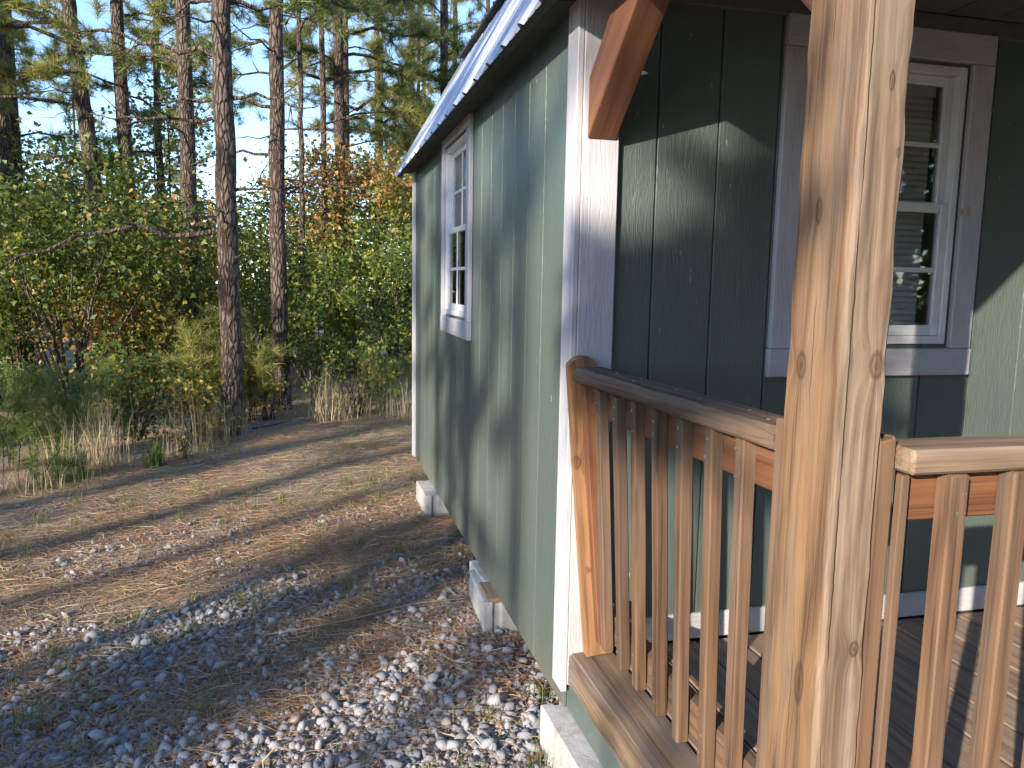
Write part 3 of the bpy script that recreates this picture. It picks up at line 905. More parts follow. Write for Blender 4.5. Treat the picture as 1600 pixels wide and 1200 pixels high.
def block(x, y, z0, lz, lx, ly, rot, label, seed):
    o = link('concrete_block', block_mesh('concrete_block', lx, ly, lz, seed), M_CONCRETE, None, (x, y, z0), (0, 0, rot))
    bv = o.modifiers.new('eased', 'BEVEL'); bv.width = .005; bv.segments = 2; bv.limit_method = 'ANGLE'
    return tag(o, label, 'concrete block', 'concrete blocks under the cabin')
block(-.064, -.36, -.045, .195, .20, .40, .03, 'pale concrete block under the deck edge, nearest the viewer', 1)
block(-.080, .885, -.045, .188, .20, .40, -.04, 'grooved concrete block under the side wall, second from the porch', 2)
block(-.028, 1.10, .02, .130, .19, .29, .05, 'smaller concrete block tucked behind the grooved block under the side wall', 4)
block(-.085, 2.62, -.06, .20, .20, .40, .02, 'farthest concrete block under the back end of the side wall', 3)
o = link('wooden_shim', plank_mesh('wooden_shim', .12, .022, .2, .003, 1), M_DECK, None, (.0, 1.09, .1455), (math.pi/2, 0, 0))
tag(o, 'brown wooden shim on top of the grooved concrete block', 'shim')

# ------------------------------------------------------------------ ground cover
def visible_ground(n, rg, near=0.0):
    """random spots on the clearing left of the cabin, denser towards the viewer"""
    out = []
    while sum(len(a) for a in out) < n:
        x = rg.uniform(-5.2, .35, n*2); y = rg.uniform(-1.2, 7.6, n*2)
        d = np.hypot(x-CAM[0], y-CAM[1])
        keep = (edge_dist(x, y) < .35) & ((x < -.01) | (y > 3.8) | ((x < .25) & (rg.uniform(size=len(x)) < .5)))
        keep &= rg.uniform(size=len(x)) < np.clip((2.6/np.maximum(d, .8))**near, 0, 1)
        out.append(np.stack([x[keep], y[keep]], -1))
    return np.vstack(out)[:n]
def patch_noise(p, sc_, seed):
    """cheap smooth noise in 0..1"""
    r = np.random.default_rng(seed); s = np.zeros(len(p))
    for k in range(7):
        a = r.uniform(0, 6.28); f = sc_*r.uniform(.6, 2.2); ph = r.uniform(0, 6.28)
        s += np.sin(f*(p[:, 0]*math.cos(a)+p[:, 1]*math.sin(a))+ph)/(1+.3*k)
    return .5+.5*np.tanh(s*.6)
def ico():
    t = (1+5**.5)/2
    v = np.array([(-1, t, 0), (1, t, 0), (-1, -t, 0), (1, -t, 0), (0, -1, t), (0, 1, t), (0, -1, -t), (0, 1, -t), (t, 0, -1), (t, 0, 1), (-t, 0, -1), (-t, 0, 1)], float)
    f = [(0, 11, 5), (0, 5, 1), (0, 1, 7), (0, 7, 10), (0, 10, 11), (1, 5, 9), (5, 11, 4), (11, 10, 2), (10, 7, 6), (7, 1, 8), (3, 9, 4), (3, 4, 2), (3, 2, 6), (3, 6, 8), (3, 8, 9), (4, 9, 5), (2, 4, 11), (6, 2, 10), (8, 6, 7), (9, 8, 1)]
    return v/np.linalg.norm(v[0]), np.array(f)
def build_gravel():
    rg = np.random.default_rng(11); parts = []
    iv, ifc = ico()
    p = visible_ground(92000, rg, 1.5)
    w = patch_noise(p, 2.6, 5)*.75+patch_noise(p, 7.0, 6)*.35
    # gravel is thickest towards the viewer and along the wall, thin in the straw further off
    d = np.hypot(p[:, 0]-CAM[0], p[:, 1]-CAM[1])
    s0 = np.where(d < 3.8, .0084, .0064)
    thr = .25+.50*np.clip((d-2.8)/2.2, 0, 2.2)-.14*np.clip((-.9-p[:, 0])/.5, 0, 1)*np.clip((4.2-d), 0, 1)
    wall = np.clip(1-np.abs(p[:, 0]+.15)/.5, 0, 1)*.25*(p[:, 1] < 1.3)
    kp = (w+wall) > thr+rg.uniform(-.14, .2, len(p))
    p = p[kp]; s0 = s0[kp]
    n = len(p)
    s = s0*np.exp(rg.normal(0, .46, n)); s = np.clip(s, .003, .026)
    for k in range(5):
        m = np.arange(n) % 5 == k
        tv = iv*(1+rg.normal(size=(12, 1))*.17)
        R = frames(np.stack([rg.normal(size=m.sum()), rg.normal(size=m.sum()), rg.normal(size=m.sum())*.35], -1), rg)
        sc3 = np.stack([s[m]*rg.uniform(.75, 1.25, m.sum()), s[m]*rg.uniform(.9, 1.5, m.sum()), s[m]*rg.uniform(.5, .85, m.sum())], -1)
        pos = np.stack([p[m, 0], p[m, 1], ground_z(p[m, 0], p[m, 1])+s[m]*rg.uniform(.1, .75, m.sum())], -1)
        parts.append(scatter(tv, ifc, pos, R, sc3))
    # chippings between the stones
    p = visible_ground(60000, rg, 1.6)
    w = patch_noise(p, 2.6, 5)*.75+patch_noise(p, 7.0, 6)*.35
    d = np.hypot(p[:, 0]-CAM[0], p[:, 1]-CAM[1])
    p = p[w > .20+.34*np.clip((d-2.9)/2.2, 0, 2.2)+rg.uniform(-.2, .2, len(p))]; n = len(p)
    ov = np.array([(1, 0, 0), (-1, .1, 0), (0, 1, .1), (.1, -1, 0), (0, 0, 1), (0, .1, -1)], float)
    of = np.array([(0, 2, 4), (2, 1, 4), (1, 3, 4), (3, 0, 4), (2, 0, 5), (1, 2, 5), (3, 1, 5), (0, 3, 5)])
    s = rg.uniform(.002, .0048, n)
    pos = np.stack([p[:, 0], p[:, 1], ground_z(p[:, 0], p[:, 1])+s*.4], -1)
    parts.append(scatter(ov, of, pos, frames(rg.normal(size=(n, 3)), rg), np.stack([s*1.3, s*1.1, s*.8], -1)))
    v, f = join(*parts)
    tag(link('gravel', mesh_np('gravel', v, f), M_STONE), 'grey crushed gravel scattered over the clearing', 'gravel', kind='stuff')
build_gravel()
def strips(p, ang, length, width, lift, rg, arch=.25):
    """flat-lying blades: two quads each, a little arched"""
    n = len(p)
    d = np.stack([np.cos(ang), np.sin(ang), np.zeros(n)], -1); s = np.stack([-np.sin(ang), np.cos(ang), np.zeros(n)], -1)
    z = ground_z(p[:, 0], p[:, 1])+lift
    c = np.stack([p[:, 0], p[:, 1], z], -1)
    bend = rg.normal(size=n)*.18
    a = c-d*length[:, None]/2; b = c+s*(bend*length)[:, None]; e = c+d*length[:, None]/2
    b[:, 2] += length*arch*rg.uniform(0, .5, n); a[:, 2] -= .003; e[:, 2] += length*rg.uniform(-.05, .35, n)*arch*1.6
    sw = s*width[:, None]/2
    sw[:, 2] = width*rg.uniform(-.4, .4, n)
    v = np.stack([a-sw, a+sw, b-sw, b+sw, e-sw*.3, e+sw*.3], 1).reshape(-1, 3)
    f = np.array([(0, 1, 3, 2), (2, 3, 5, 4)])[None]+(np.arange(n)*6)[:, None, None]
    return v, f.reshape(-1, 4)
def build_litter():
    rg = np.random.default_rng(12)
    p = visible_ground(110000, rg, .9)
    w = patch_noise(p, 2.2, 21)*.7+patch_noise(p, 6.0, 22)*.4
    d = np.hypot(p[:, 0]-CAM[0], p[:, 1]-CAM[1])
    p = p[w > .36+.22*np.clip((3.3-d)/.8, 0, 1)+rg.uniform(-.3, .3, len(p))]
    n = len(p)
    v, f = strips(p, rg.uniform(0, 6.28, n), rg.uniform(.05, .16, n), rg.uniform(.0013, .0028, n), rg.uniform(.002, .024, n), rg, .12)
    tag(link('pine_straw', mesh_np('pine_straw', v, f), M_LITTER), 'rust brown fallen pine needles strewn over the gravel', 'pine straw', kind='stuff')
    p = visible_ground(42000, rg, .2)
    w = patch_noise(p, 1.5, 31)*.8+patch_noise(p, 5.0, 32)*.35
    d = np.hypot(p[:, 0]-CAM[0], p[:, 1]-CAM[1])
    p = p[w > .62-.13*np.clip((d-3.4), -1.8, 2.3)+rg.uniform(-.2, .2, len(p))]
    n = len(p)
    ang = rg.normal(.55, .7, n)
    v, f = strips(p, ang, rg.uniform(.06, .20, n), rg.uniform(.0014, .003, n), rg.uniform(.003, .018, n), rg, .16)
    tag(link('dead_grass', mesh_np('dead_grass', v, f), M_STRAW), 'pale flattened dry grass lying across the clearing', 'dry grass', kind='stuff')
build_litter()
def blades(base, n, length, spread, lean, width, rg, droop=.5, seg=4):
    """a clump of upright arching blades from one foot"""
    b = np.array(base)+np.concatenate([rg.normal(size=(n, 2))*spread, np.zeros((n, 1))], 1)
    a = rg.uniform(0, 6.28, n); L = length*rg.uniform(.55, 1.1, n); tl = np.abs(rg.normal(size=n))*lean
    out = np.stack([np.cos(a), np.sin(a), np.zeros(n)], -1); sd = np.stack([-np.sin(a), np.cos(a), np.zeros(n)], -1)
    pts = []
    for k in range(seg+1):
        t = k/seg
        ang = tl*(.4+droop*2.2*t*t)
        pts.append(b+out*(np.sin(ang)*L*t)[:, None]+np.array([0, 0, 1.])*(np.cos(np.minimum(ang, 2.2))*L*t)[:, None])
    v = []
    for k, q_ in enumerate(pts):
        w = width*(1-.85*k/seg)
        v += [q_-sd*w/2, q_+sd*w/2]
    v = np.stack(v, 1).reshape(-1, 3); m = 2*(seg+1)
    f = np.array([(2*k, 2*k+1, 2*k+3, 2*k+2) for k in range(seg)])[None]+(np.arange(n)*m)[:, None, None]
    return v, f.reshape(-1, 4)
def build_tufts():
    rg = np.random.default_rng(14)
    p = visible_ground(1500, rg, .6)
    w = patch_noise(p, 2.0, 41)*.7+patch_noise(p, 5.5, 42)*.4
    p = p[w > .5][:430]
    parts = []
    for (x, y) in p:
        parts.append(blades((x, y, float(ground_z(x, y))), int(rg.integers(8, 22)), rg.uniform(.05, .13), .018, .55, .0035, rg, .6, 3))
    v, f = join(*parts)
    tag(link('grass', mesh_np('grass', v, f), M_BLADE), 'small green grass tufts growing through the gravel', 'grass', kind='stuff')
build_tufts()
# a few single things on the ground
def stalk(name, pts, r, mat, label, cat):
    pts = np.array([(x, y, float(ground_z(x, y))+z) for x, y, z in pts])
    v, f = tube(pts, np.linspace(r, r*.5, len(pts)), 5)
    return tag(link(name, mesh_np(name, v, f, True), mat), label, cat)
stalk('dry_stalk', [(-.99, 1.10, .015), (-.85, 1.08, .03), (-.6, 1.12, .03), (-.35, 1.2, .035), (-.10, 1.22, .03)], .0032, M_STRAW, 'long pale grass stalk lying towards the grooved concrete block', 'stalk')
stalk('dry_stalk', [(-.93, .06, .0), (-.935, .07, .06), (-.90, .08, .095), (-.86, .09, .08), (-.845, .10, .02)], .003, M_STRAW, 'bent dry stalk arching out of the gravel at the bottom edge', 'stalk')
stalk('fallen_stick', [(-1.75, 1.55, .01), (-1.45, 1.75, .025), (-1.1, 2.05, .03), (-.75, 2.35, .02)], .005, M_STRAW, 'pale fallen stalk lying diagonally across the middle of the clearing', 'stick')
stalk('fallen_stick', [(-1.35, 5.72, .04), (-1.15, 5.85, .05), (-.95, 5.98, .08), (-.8, 6.0, .05)], .009, M_TWIG, 'grey stick lying at the foot of the middle pine', 'stick')

# ------------------------------------------------------------------ woods
TUFT = [make_tuft(34, np.random.default_rng(50+k), 1.3, .020) for k in range(3)]
TUFT_S = [make_tuft(16, np.random.default_rng(60+k), 1.2, .028) for k in range(3)]
def limb_curve(p0, az, length, rise, droop, rg, k=7):
    t = np.linspace(0, 1, k)
    d = np.array([math.cos(az), math.sin(az), 0])
    s = np.array([-math.sin(az), math.cos(az), 0])
    w = rg.normal(size=k)*.03*length; w[0] = 0
    w2 = rg.normal(size=k)*.025*length; w2[0] = 0
    z = rise*t-droop*t*t
    return np.array(p0)+d[None]*(length*t)[:, None]+s[None]*np.cumsum(w)[:, None]*.6+np.array([0, 0, 1.])[None]*(z*length+w2)[:, None]
def limb_with_twigs(curve, r0, rg, twigs=5, tl=.4):
    """tube for the limb and its side twigs; returns geometry and twig curves"""
    parts = [tube(curve, np.linspace(r0, r0*.3, len(curve)), 6)]
    tips = [curve]
    for _ in range(twigs):
        i = int(rg.integers(2, len(curve)))
        dirv = curve[i]-curve[i-1]; dirv = dirv/np.linalg.norm(dirv)
        side = np.cross(dirv, rg.normal(size=3)); side /= np.linalg.norm(side)
        e = dirv*rg.uniform(.3, .9)+side*rg.uniform(.5, 1.0); e /= np.linalg.norm(e)
        L = tl*rg.uniform(.5, 1.2)
        t = np.linspace(0, 1, 4)
        c = curve[i]+e[None]*(t*L)[:, None]+rg.normal(size=(4, 3))*.02*L*t[:, None]
        c[:, 2] += .12*L*t*t
        parts.append(tube(c, np.linspace(r0*.4, r0*.15, 4), 4)); tips.append(c)
    return join(*parts), tips
def tufts_on(curves, per_m, size, rg, start=.35, tmpl=TUFT):
    pos, dr = [], []
    for c in curves:
        seg = np.linalg.norm(np.diff(c, axis=0), axis=1); L = seg.sum()
        n = max(2, int(per_m*L))
        for t in np.concatenate([rg.uniform(start, 1, n), [1.0]]):
            u = t*(len(c)-1); i = min(int(u), len(c)-2); fr_ = u-i
            pos.append(c[i]*(1-fr_)+c[i+1]*fr_+rg.normal(size=3)*.03)
            d = c[i+1]-c[i]; d = d/(np.linalg.norm(d)+1e-9)
            dr.append(d+rg.normal(size=3)*.55+np.array([0, 0, .35]))
    pos = np.array(pos); dr = np.array(dr); out = []
    for k in range(3):
        m = np.arange(len(pos)) % 3 == k
        if m.any():
            out.append(scatter(tmpl[k][0], tmpl[k][1], pos[m], frames(dr[m], rg), size*rg.uniform(.75, 1.2, m.sum())))
    return join(*out)
def trunk_geo(x, y, z0, h, dia, rg, lean=(0, 0), bow=.0, sides=14, rings=44, rough=.045):
    t = np.linspace(0, 1, rings)
    r = dia/2*(1-.62*t**1.15); r[:3] *= np.array([1.28, 1.13, 1.04])
    wob = np.cumsum(rg.normal(size=(rings, 2)), 0)*.006
    pts = np.stack([x+lean[0]*h*t+bow*np.sin(t*5)+wob[:, 0], y+lean[1]*h*t+wob[:, 1], z0+h*t], -1)
    return tube(pts, r, sides, rough, rg), pts
def pine(px, r, dia, h, label, seed, live_from, limbs, tuft_mat=M_NEEDLE, lean=(0, 0), bow=0.0, per_m=13, size=.17, special=(), dead=5, rings=60):
    rg = np.random.default_rng(seed)
    x, y = along(px, r); z0 = float(ground_z(x, y))-.06
    root = empty('pine_tree', (x, y, z0)); tag(root, label, 'pine tree', 'pines at the edge of the clearing')
    (v, f), pts = trunk_geo(0, 0, 0, h, dia, rg, lean, bow, 16, rings)
    link('trunk', mesh_np('trunk', v, f, True), M_BARK, root)
    def at_h(z):
        t = np.clip(z/h, 0, 1)*(len(pts)-1); i = min(int(t), len(pts)-2)
        return pts[i]*(1-(t-i))+pts[i+1]*(t-i)
    curves = []
    for (z, az, L, rise, droop, green) in special:
        c = limb_curve(at_h(z), az, L, rise, droop, rg, 9)
        (v, f), tips = limb_with_twigs(c, .024*min(1.3, .5+L*.4), rg, 7 if green else 4, .35)
        link('limb', mesh_np('limb', v, f, True), M_TWIG, root)
        if green: curves += tips
    for i in range(dead):
        z = rg.uniform(1.2, live_from); c = limb_curve(at_h(z), rg.uniform(0, 6.28), rg.uniform(.35, 1.1), rg.uniform(.0, .35), rg.uniform(.1, .5), rg)
        (v, f), tips = limb_with_twigs(c, .013, rg, 3, .25)
        link('limb', mesh_np('limb', v, f, True), M_TWIG, root)
    for i in range(limbs):
        z = live_from+(h-live_from)*((i+.5)/limbs)**1.05
        taper = 1-.65*(z-live_from)/(h-live_from)
        c = limb_curve(at_h(z), rg.uniform(0, 6.28), rg.uniform(.9, 2.0)*taper, rg.uniform(.15, .5), rg.uniform(.1, .45), rg)
        (v, f), tips = limb_with_twigs(c, .026*taper, rg, 6, .45*taper)
        link('limb', mesh_np('limb', v, f, True), M_TWIG, root)
        curves += tips
    if curves:
        v, f = tufts_on(curves, per_m, size, rg)
        link('crown', mesh_np('crown', v, f), tuft_mat, root)
    return root
PI = math.pi
pine(357, 8.0, .205, 11.5, 'stout pine with a long bare arching limb reaching left', 101, 4.3, 16, bow=.02, dead=4,
     special=[(2.02, PI*.985, 2.1, .10, .30, False), (3.55, PI*.9, 1.5, .25, .1, False), (3.2, -.05, .8, .25, .3, False), (2.35, -.2, .6, .3, .3, False), (4.05, .05, 1.3, .12, -.05, True), (1.95, .1, .12, .5, 0, False), (3.0, PI*1.02, .9, .1, .2, False)])
pine(437, 9.7, .195, 12.0, 'straight pine with banded light on its bark, nearest the cabin side of the gap', 102, 4.6, 15, bow=-.015, dead=7,
     special=[(3.55, PI*1.05, 1.3, .15, .2, False), (3.0, PI*.95, 1.0, .2, .35, False), (2.6, .2, .9, .35, .2, False), (4.2, PI*.8, 1.2, .25, .1, True)])
pine(305, 11.2, .215, 12.5, 'pine just left of the stout one, mostly behind it', 103, 4.9, 16, dead=6, lean=(-.004, 0),
     special=[(4.35, PI*.85, 1.7, .25, .05, True), (3.6, PI*.95, 1.2, .25, .2, False), (2.6, .1, .7, .2, .3, False)])
pine(178, 13.2, .25, 13.0, 'dark leaning pine on the far left with clumps of yellowing needles', 104, 4.4, 20, M_NEEDLEY, lean=(-.085, .0), dead=7, per_m=15, size=.2,
     special=[(4.6, PI*.95, 1.9, .1, .2, True), (4.1, PI*1.05, 2.2, .2, .3, False), (4.9, 0.1, 1.6, .05, .1, True), (5.2, PI, 2.4, .15, .25, True), (5.0, PI*1.15, 2.2, .1, .2, True), (3.4, PI*.9, 1.6, .2, .2, False)])
pine(472, 12.2, .095, 9.0, 'slender young pine between two thicker trunks', 105, 5.0, 12, bow=.015, dead=6)
pine(531, 13.8, .205, 12.5, 'pine with dense dark needle clumps on its right', 106, 5.0, 20, dead=9, per_m=16, size=.2,
     special=[(5.05, -.05, 1.9, .15, .1, True), (4.6, .25, 2.3, .1, .15, True), (4.3, -.3, 2.0, .2, .2, True), (5.3, .5, 2.4, .1, .1, True), (4.95, PI*1.02, 2.0, .18, .25, False), (4.1, PI*.95, 1.5, .2, .3, False), (2.9, .1, 1.3, .15, .3, False), (2.5, -.1, 1.5, .3, .1, False), (5.7, .0, 2.2, .1, .1, True)])
pine(640, 16.5, .17, 11.0, 'pine rising behind the far corner of the cabin roof', 107, 3.6, 20, M_NEEDLEY, dead=4, per_m=15, size=.2)
pine(255, 17.0, .17, 12.0, 'thin distant pine between the leaning pine and its neighbours', 108, 3.6, 20, M_NEEDLEY, dead=4, per_m=14, size=.2)
pine(705, 21.0, .2, 12.5, 'pine showing its sunlit top above the metal eave', 110, 4.5, 20, M_NEEDLEY, dead=2, per_m=14, size=.22)
pine(20, 15.0, .2, 12.0, 'pine at the left margin with sunlit yellow-green needles overhead', 109, 4.2, 18, M_NEEDLEY, dead=6, per_m=14, size=.2)

def shrub(px, r, zc, rad, n_leaf, leaf, mat, label, seed, name='shrub', cat='shrub', clumps=14, stems=6, group='undergrowth at the edge of the clearing', flat=.25):
    """stems from one foot to clumps of leaves spread through the crown's volume"""
    rg = np.random.default_rng(seed)
    x, y = along(px, r); z0 = float(ground_z(x, y))-.03
    root = empty(name, (x, y, z0)); tag(root, label, cat, group)
    clumps = int(clumps*1.5); stems = int(stems*1.8)
    c = rg.normal(size=(clumps, 3)); c /= np.linalg.norm(c, axis=1)[:, None]
    c = c*rg.uniform(.25, 1.1, (clumps, 1))**.6*np.array(rad)+np.array([0, 0, zc-z0])
    c[:, 2] = np.maximum(c[:, 2], .12)
    parts = []
    for i in range(min(stems, clumps)):
        t = np.linspace(0, 1, 6)[:, None]
        p = np.array([rg.normal()*.04, rg.normal()*.04, 0])*(1-t)+c[i]*t+rg.normal(size=(6, 3))*.03*t
        p[:, 2] += (np.sin(t[:, 0]*PI)*.1)
        parts.append(tube(p, np.linspace(.013, .004, 6)*(.6+zc*.35), 5))
    v, f = join(*parts)
    link('stem', mesh_np('stem', v, f, True), M_TWIG, root)
    k = rg.integers(0, clumps, n_leaf)
    cs = rg.uniform(.09, .27, clumps)*max(rad)
    pos = c[k]+rg.normal(size=(n_leaf, 3))*cs[k][:, None]*np.array([1, 1, .7])
    pos[:, 2] = np.maximum(pos[:, 2], .03)
    d = rg.normal(size=(n_leaf, 3)); d[:, 2] = d[:, 2]*.5-.25
    R = frames(d, rg)
    flip = R[:, 2, 2] < 0
    R[flip, :, 2] *= -1; R[flip, :, 0] *= -1
    v, f = scatter(LEAF_V, LEAF_F, pos, R, leaf*rg.uniform(.4, 1.3, n_leaf))
    link('foliage', mesh_np('foliage', v, f), mat, root)
    return root
shrub(105, 9.9, 1.85, (1.0, .8, 1.0), 4800, 0.063, M_LEAF, 'broadleaf sapling with dark glossy leaves left of the pines', 201, 'sapling', 'sapling', 24, 10)
shrub(215, 10.4, 1.35, (.8, .8, 1.0), 3680, 0.063, M_LEAF, 'deep green thicket around the leaning pine', 202, clumps=20)
shrub(20, 10.4, 1.5, (.8, .8, 1.1), 3840, 0.059, M_LEAF, 'dark leafy bush at the left margin behind the feathery weeds', 203, clumps=20)
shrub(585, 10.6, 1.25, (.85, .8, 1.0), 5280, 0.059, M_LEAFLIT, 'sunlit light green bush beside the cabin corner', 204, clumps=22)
shrub(490, 10.2, .9, (.6, .6, .8), 3040, 0.059, M_LEAF, 'green bush behind the slender young pine', 205, clumps=16)
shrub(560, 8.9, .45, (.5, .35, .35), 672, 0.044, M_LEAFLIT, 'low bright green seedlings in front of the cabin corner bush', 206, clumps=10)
shrub(560, 13.2, 2.85, (1.3, .9, .85), 5760, 0.067, M_AUTUMN, 'orange autumn tree glowing beyond the bushes near the cabin', 207, 'autumn_tree', 'tree', 22, 8)
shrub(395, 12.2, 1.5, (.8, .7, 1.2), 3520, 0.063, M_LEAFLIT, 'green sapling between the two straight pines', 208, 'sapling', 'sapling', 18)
shrub(275, 10.0, 1.25, (.5, .5, 1.0), 1040, 0.056, M_YELLOW, 'thin sapling with yellow leaves beside the stout pine', 209, 'sapling', 'sapling', 14)
shrub(412, 8.9, .28, (.24, .2, .25), 480, 0.041, M_YELLOW, 'small yellow and orange bush at the foot of the straight pine', 210, clumps=8)
shrub(25, 16.0, 3.0, (1.2, 1.0, 1.1), 3680, 0.074, M_YELLOW, 'golden tree against the sky at the left margin', 211, 'autumn_tree', 'tree', 18)
shrub(205, 8.3, .5, (.55, .4, .5), 1280, 0.052, M_LEAF, 'dark low bush under the thicket behind the dry grass', 212, clumps=12)
shrub(296, 7.6, .42, (.35, .3, .42), 528, 0.044, M_YELLOW, 'sparse tan and green seedlings left of the stout pine', 213, clumps=9)
shrub(272, 7.0, .10, (.06, .06, .10), 96, 0.030, M_AUTUMN, 'tiny reddish seedling at the edge of the clearing', 214, 'seedling', 'seedling', 5, 3)

shrub(-190, 8.6, .95, (.9, .8, .9), 2600, .06, M_LEAF, 'leafy bush just beyond the left margin', 215, clumps=18)
shrub(-480, 8.8, 1.1, (1.0, .8, 1.0), 2600, .06, M_LEAFLIT, 'leafy bush well beyond the left margin', 216, clumps=18)

def feathery(px, r, h, n_stem, label, seed, mat=M_FEATHER, spread=.35, size=.085, lean=.35):
    """soft weed with arching stems covered in thread-like leaves"""
    rg = np.random.default_rng(seed)
    x, y = along(px, r); z0 = float(ground_z(x, y))
    root = empty('feathery_weed', (x, y, z0)); tag(root, label, 'weed', 'undergrowth at the edge of the clearing')
    curves, parts = [], []
    for i in range(n_stem):
        az = rg.uniform(0, 6.28); L = h*rg.uniform(.65, 1.05); t = np.linspace(0, 1, 7)
        ln = lean*rg.uniform(.3, 1.2)
        f0 = np.array([rg.normal()*spread*.4, rg.normal()*spread*.4, 0])
        c = f0+np.stack([np.cos(az)*ln*L*t**1.8, np.sin(az)*ln*L*t**1.8, L*t*(1-.12*t*t)], -1)
        curves.append(c); parts.append(tube(c, np.linspace(.005, .0015, 7), 4))
        for j in range(6):
            i0 = int(rg.integers(2, 6)); a2 = rg.uniform(0, 6.28); l2 = .28*h*rg.uniform(.4, 1)
            t2 = np.linspace(0, 1, 4)
            curves.append(c[i0]+np.stack([np.cos(a2)*l2*t2*.7, np.sin(a2)*l2*t2*.7, l2*(t2*.8-.4*t2*t2)], -1))
    v, f = join(*parts); link('stem', mesh_np('stem', v, f, True), M_TWIG, root)
    v, f = tufts_on(curves, 26, size, rg, .12, TUFT_S); link('foliage', mesh_np('foliage', v, f), mat, root)
feathery(30, 7.3, .95, 9, 'tall feathery green weed at the left edge', 301)
feathery(88, 7.5, .85, 7, 'feathery weed beside the tall one, under the dark sapling', 302)
feathery(178, 7.9, 1.0, 6, 'pale plume-like weed behind the dry grass clump', 303, M_FEATHER, .3, .09, .6)
feathery(390, 9.0, 1.35, 8, 'soft green seedling pine right of the stout trunk', 304, M_NEEDLEY, .3, .11, .3)
feathery(300, 8.8, 1.3, 7, 'yellow-green feathery growth left of the stout trunk', 305, M_NEEDLEY, .35, .11, .35)
feathery(610, 9.2, .95, 7, 'brownish feathery weeds against the cabin corner', 306, M_NEEDLEY, .4, .08, .4)
feathery(60, 6.75, .28, 8, 'low green weed patch at the lower left edge', 307, M_FEATHER, .35, .06, .6)

def grass_clump(px, r, h, n, label, seed, mat=M_STRAW, spread=.06, lean=.28, width=.006, cat='grass clump', droop=.5, name='grass_clump'):
    rg = np.random.default_rng(seed)
    x, y = along(px, r); z0 = float(ground_z(x, y))-.01
    v, f = blades((0, 0, 0), n, h, spread, lean, width, rg, droop, 6)
    o = link(name, mesh_np(name, v, f), mat, None, (x, y, z0))
    return tag(o, label, cat, 'grass clumps at the edge of the clearing')
grass_clump(150, 7.15, .72, 90, 'tall dry grass clump left of the pines', 401, spread=.11, lean=.24)
grass_clump(105, 6.9, .50, 60, 'shorter dry grass clump left of the tall one', 402, spread=.10, lean=.35)
grass_clump(12, 6.5, .30, 80, 'dry grass tussock in the lower left corner of the undergrowth', 403, spread=.11, lean=.5)
grass_clump(505, 8.5, .62, 120, 'dry plumed grass clump in front of the green bush', 404, spread=.09, lean=.35)
grass_clump(545, 8.7, .50, 80, 'thin dry grass beside the plumed clump', 405, spread=.12, lean=.5)
grass_clump(635, 8.6, .46, 80, 'dry grass against the far corner of the cabin', 406, spread=.10, lean=.3)
grass_clump(590, 9.2, .5, 90, 'dry grass between the bright seedlings and the cabin', 407, spread=.18, lean=.35)
grass_clump(285, 7.3, .60, 70, 'wispy dry stems beside the stout pine foot', 408, spread=.12, lean=.25)
grass_clump(345, 7.75, .42, 80, 'dry stems at the foot of the stout pine', 409, spread=.13, lean=.25)
grass_clump(330, 7.9, .5, 60, 'dry stems behind the foot of the stout pine', 411, spread=.16, lean=.25)
grass_clump(440, 9.2, .4, 70, 'dry stems at the foot of the straight pine', 412, spread=.16, lean=.35)
grass_clump(232, 6.9, .26, 36, 'broad-bladed green plant at the edge of the clearing', 410, M_BLADE, .03, .5, .026, 'plant', .35, 'leafy_plant')
grass_clump(80, 6.6, .24, 130, 'green grass patch below the dry clumps', 413, M_BLADE, .13, .5, .006)
grass_clump(9, 2.95, .14, 26, 'small pale green weed at the left edge of the gravel', 414, M_BLADE, .04, .6, .008, 'weed', .5, 'leafy_weed')

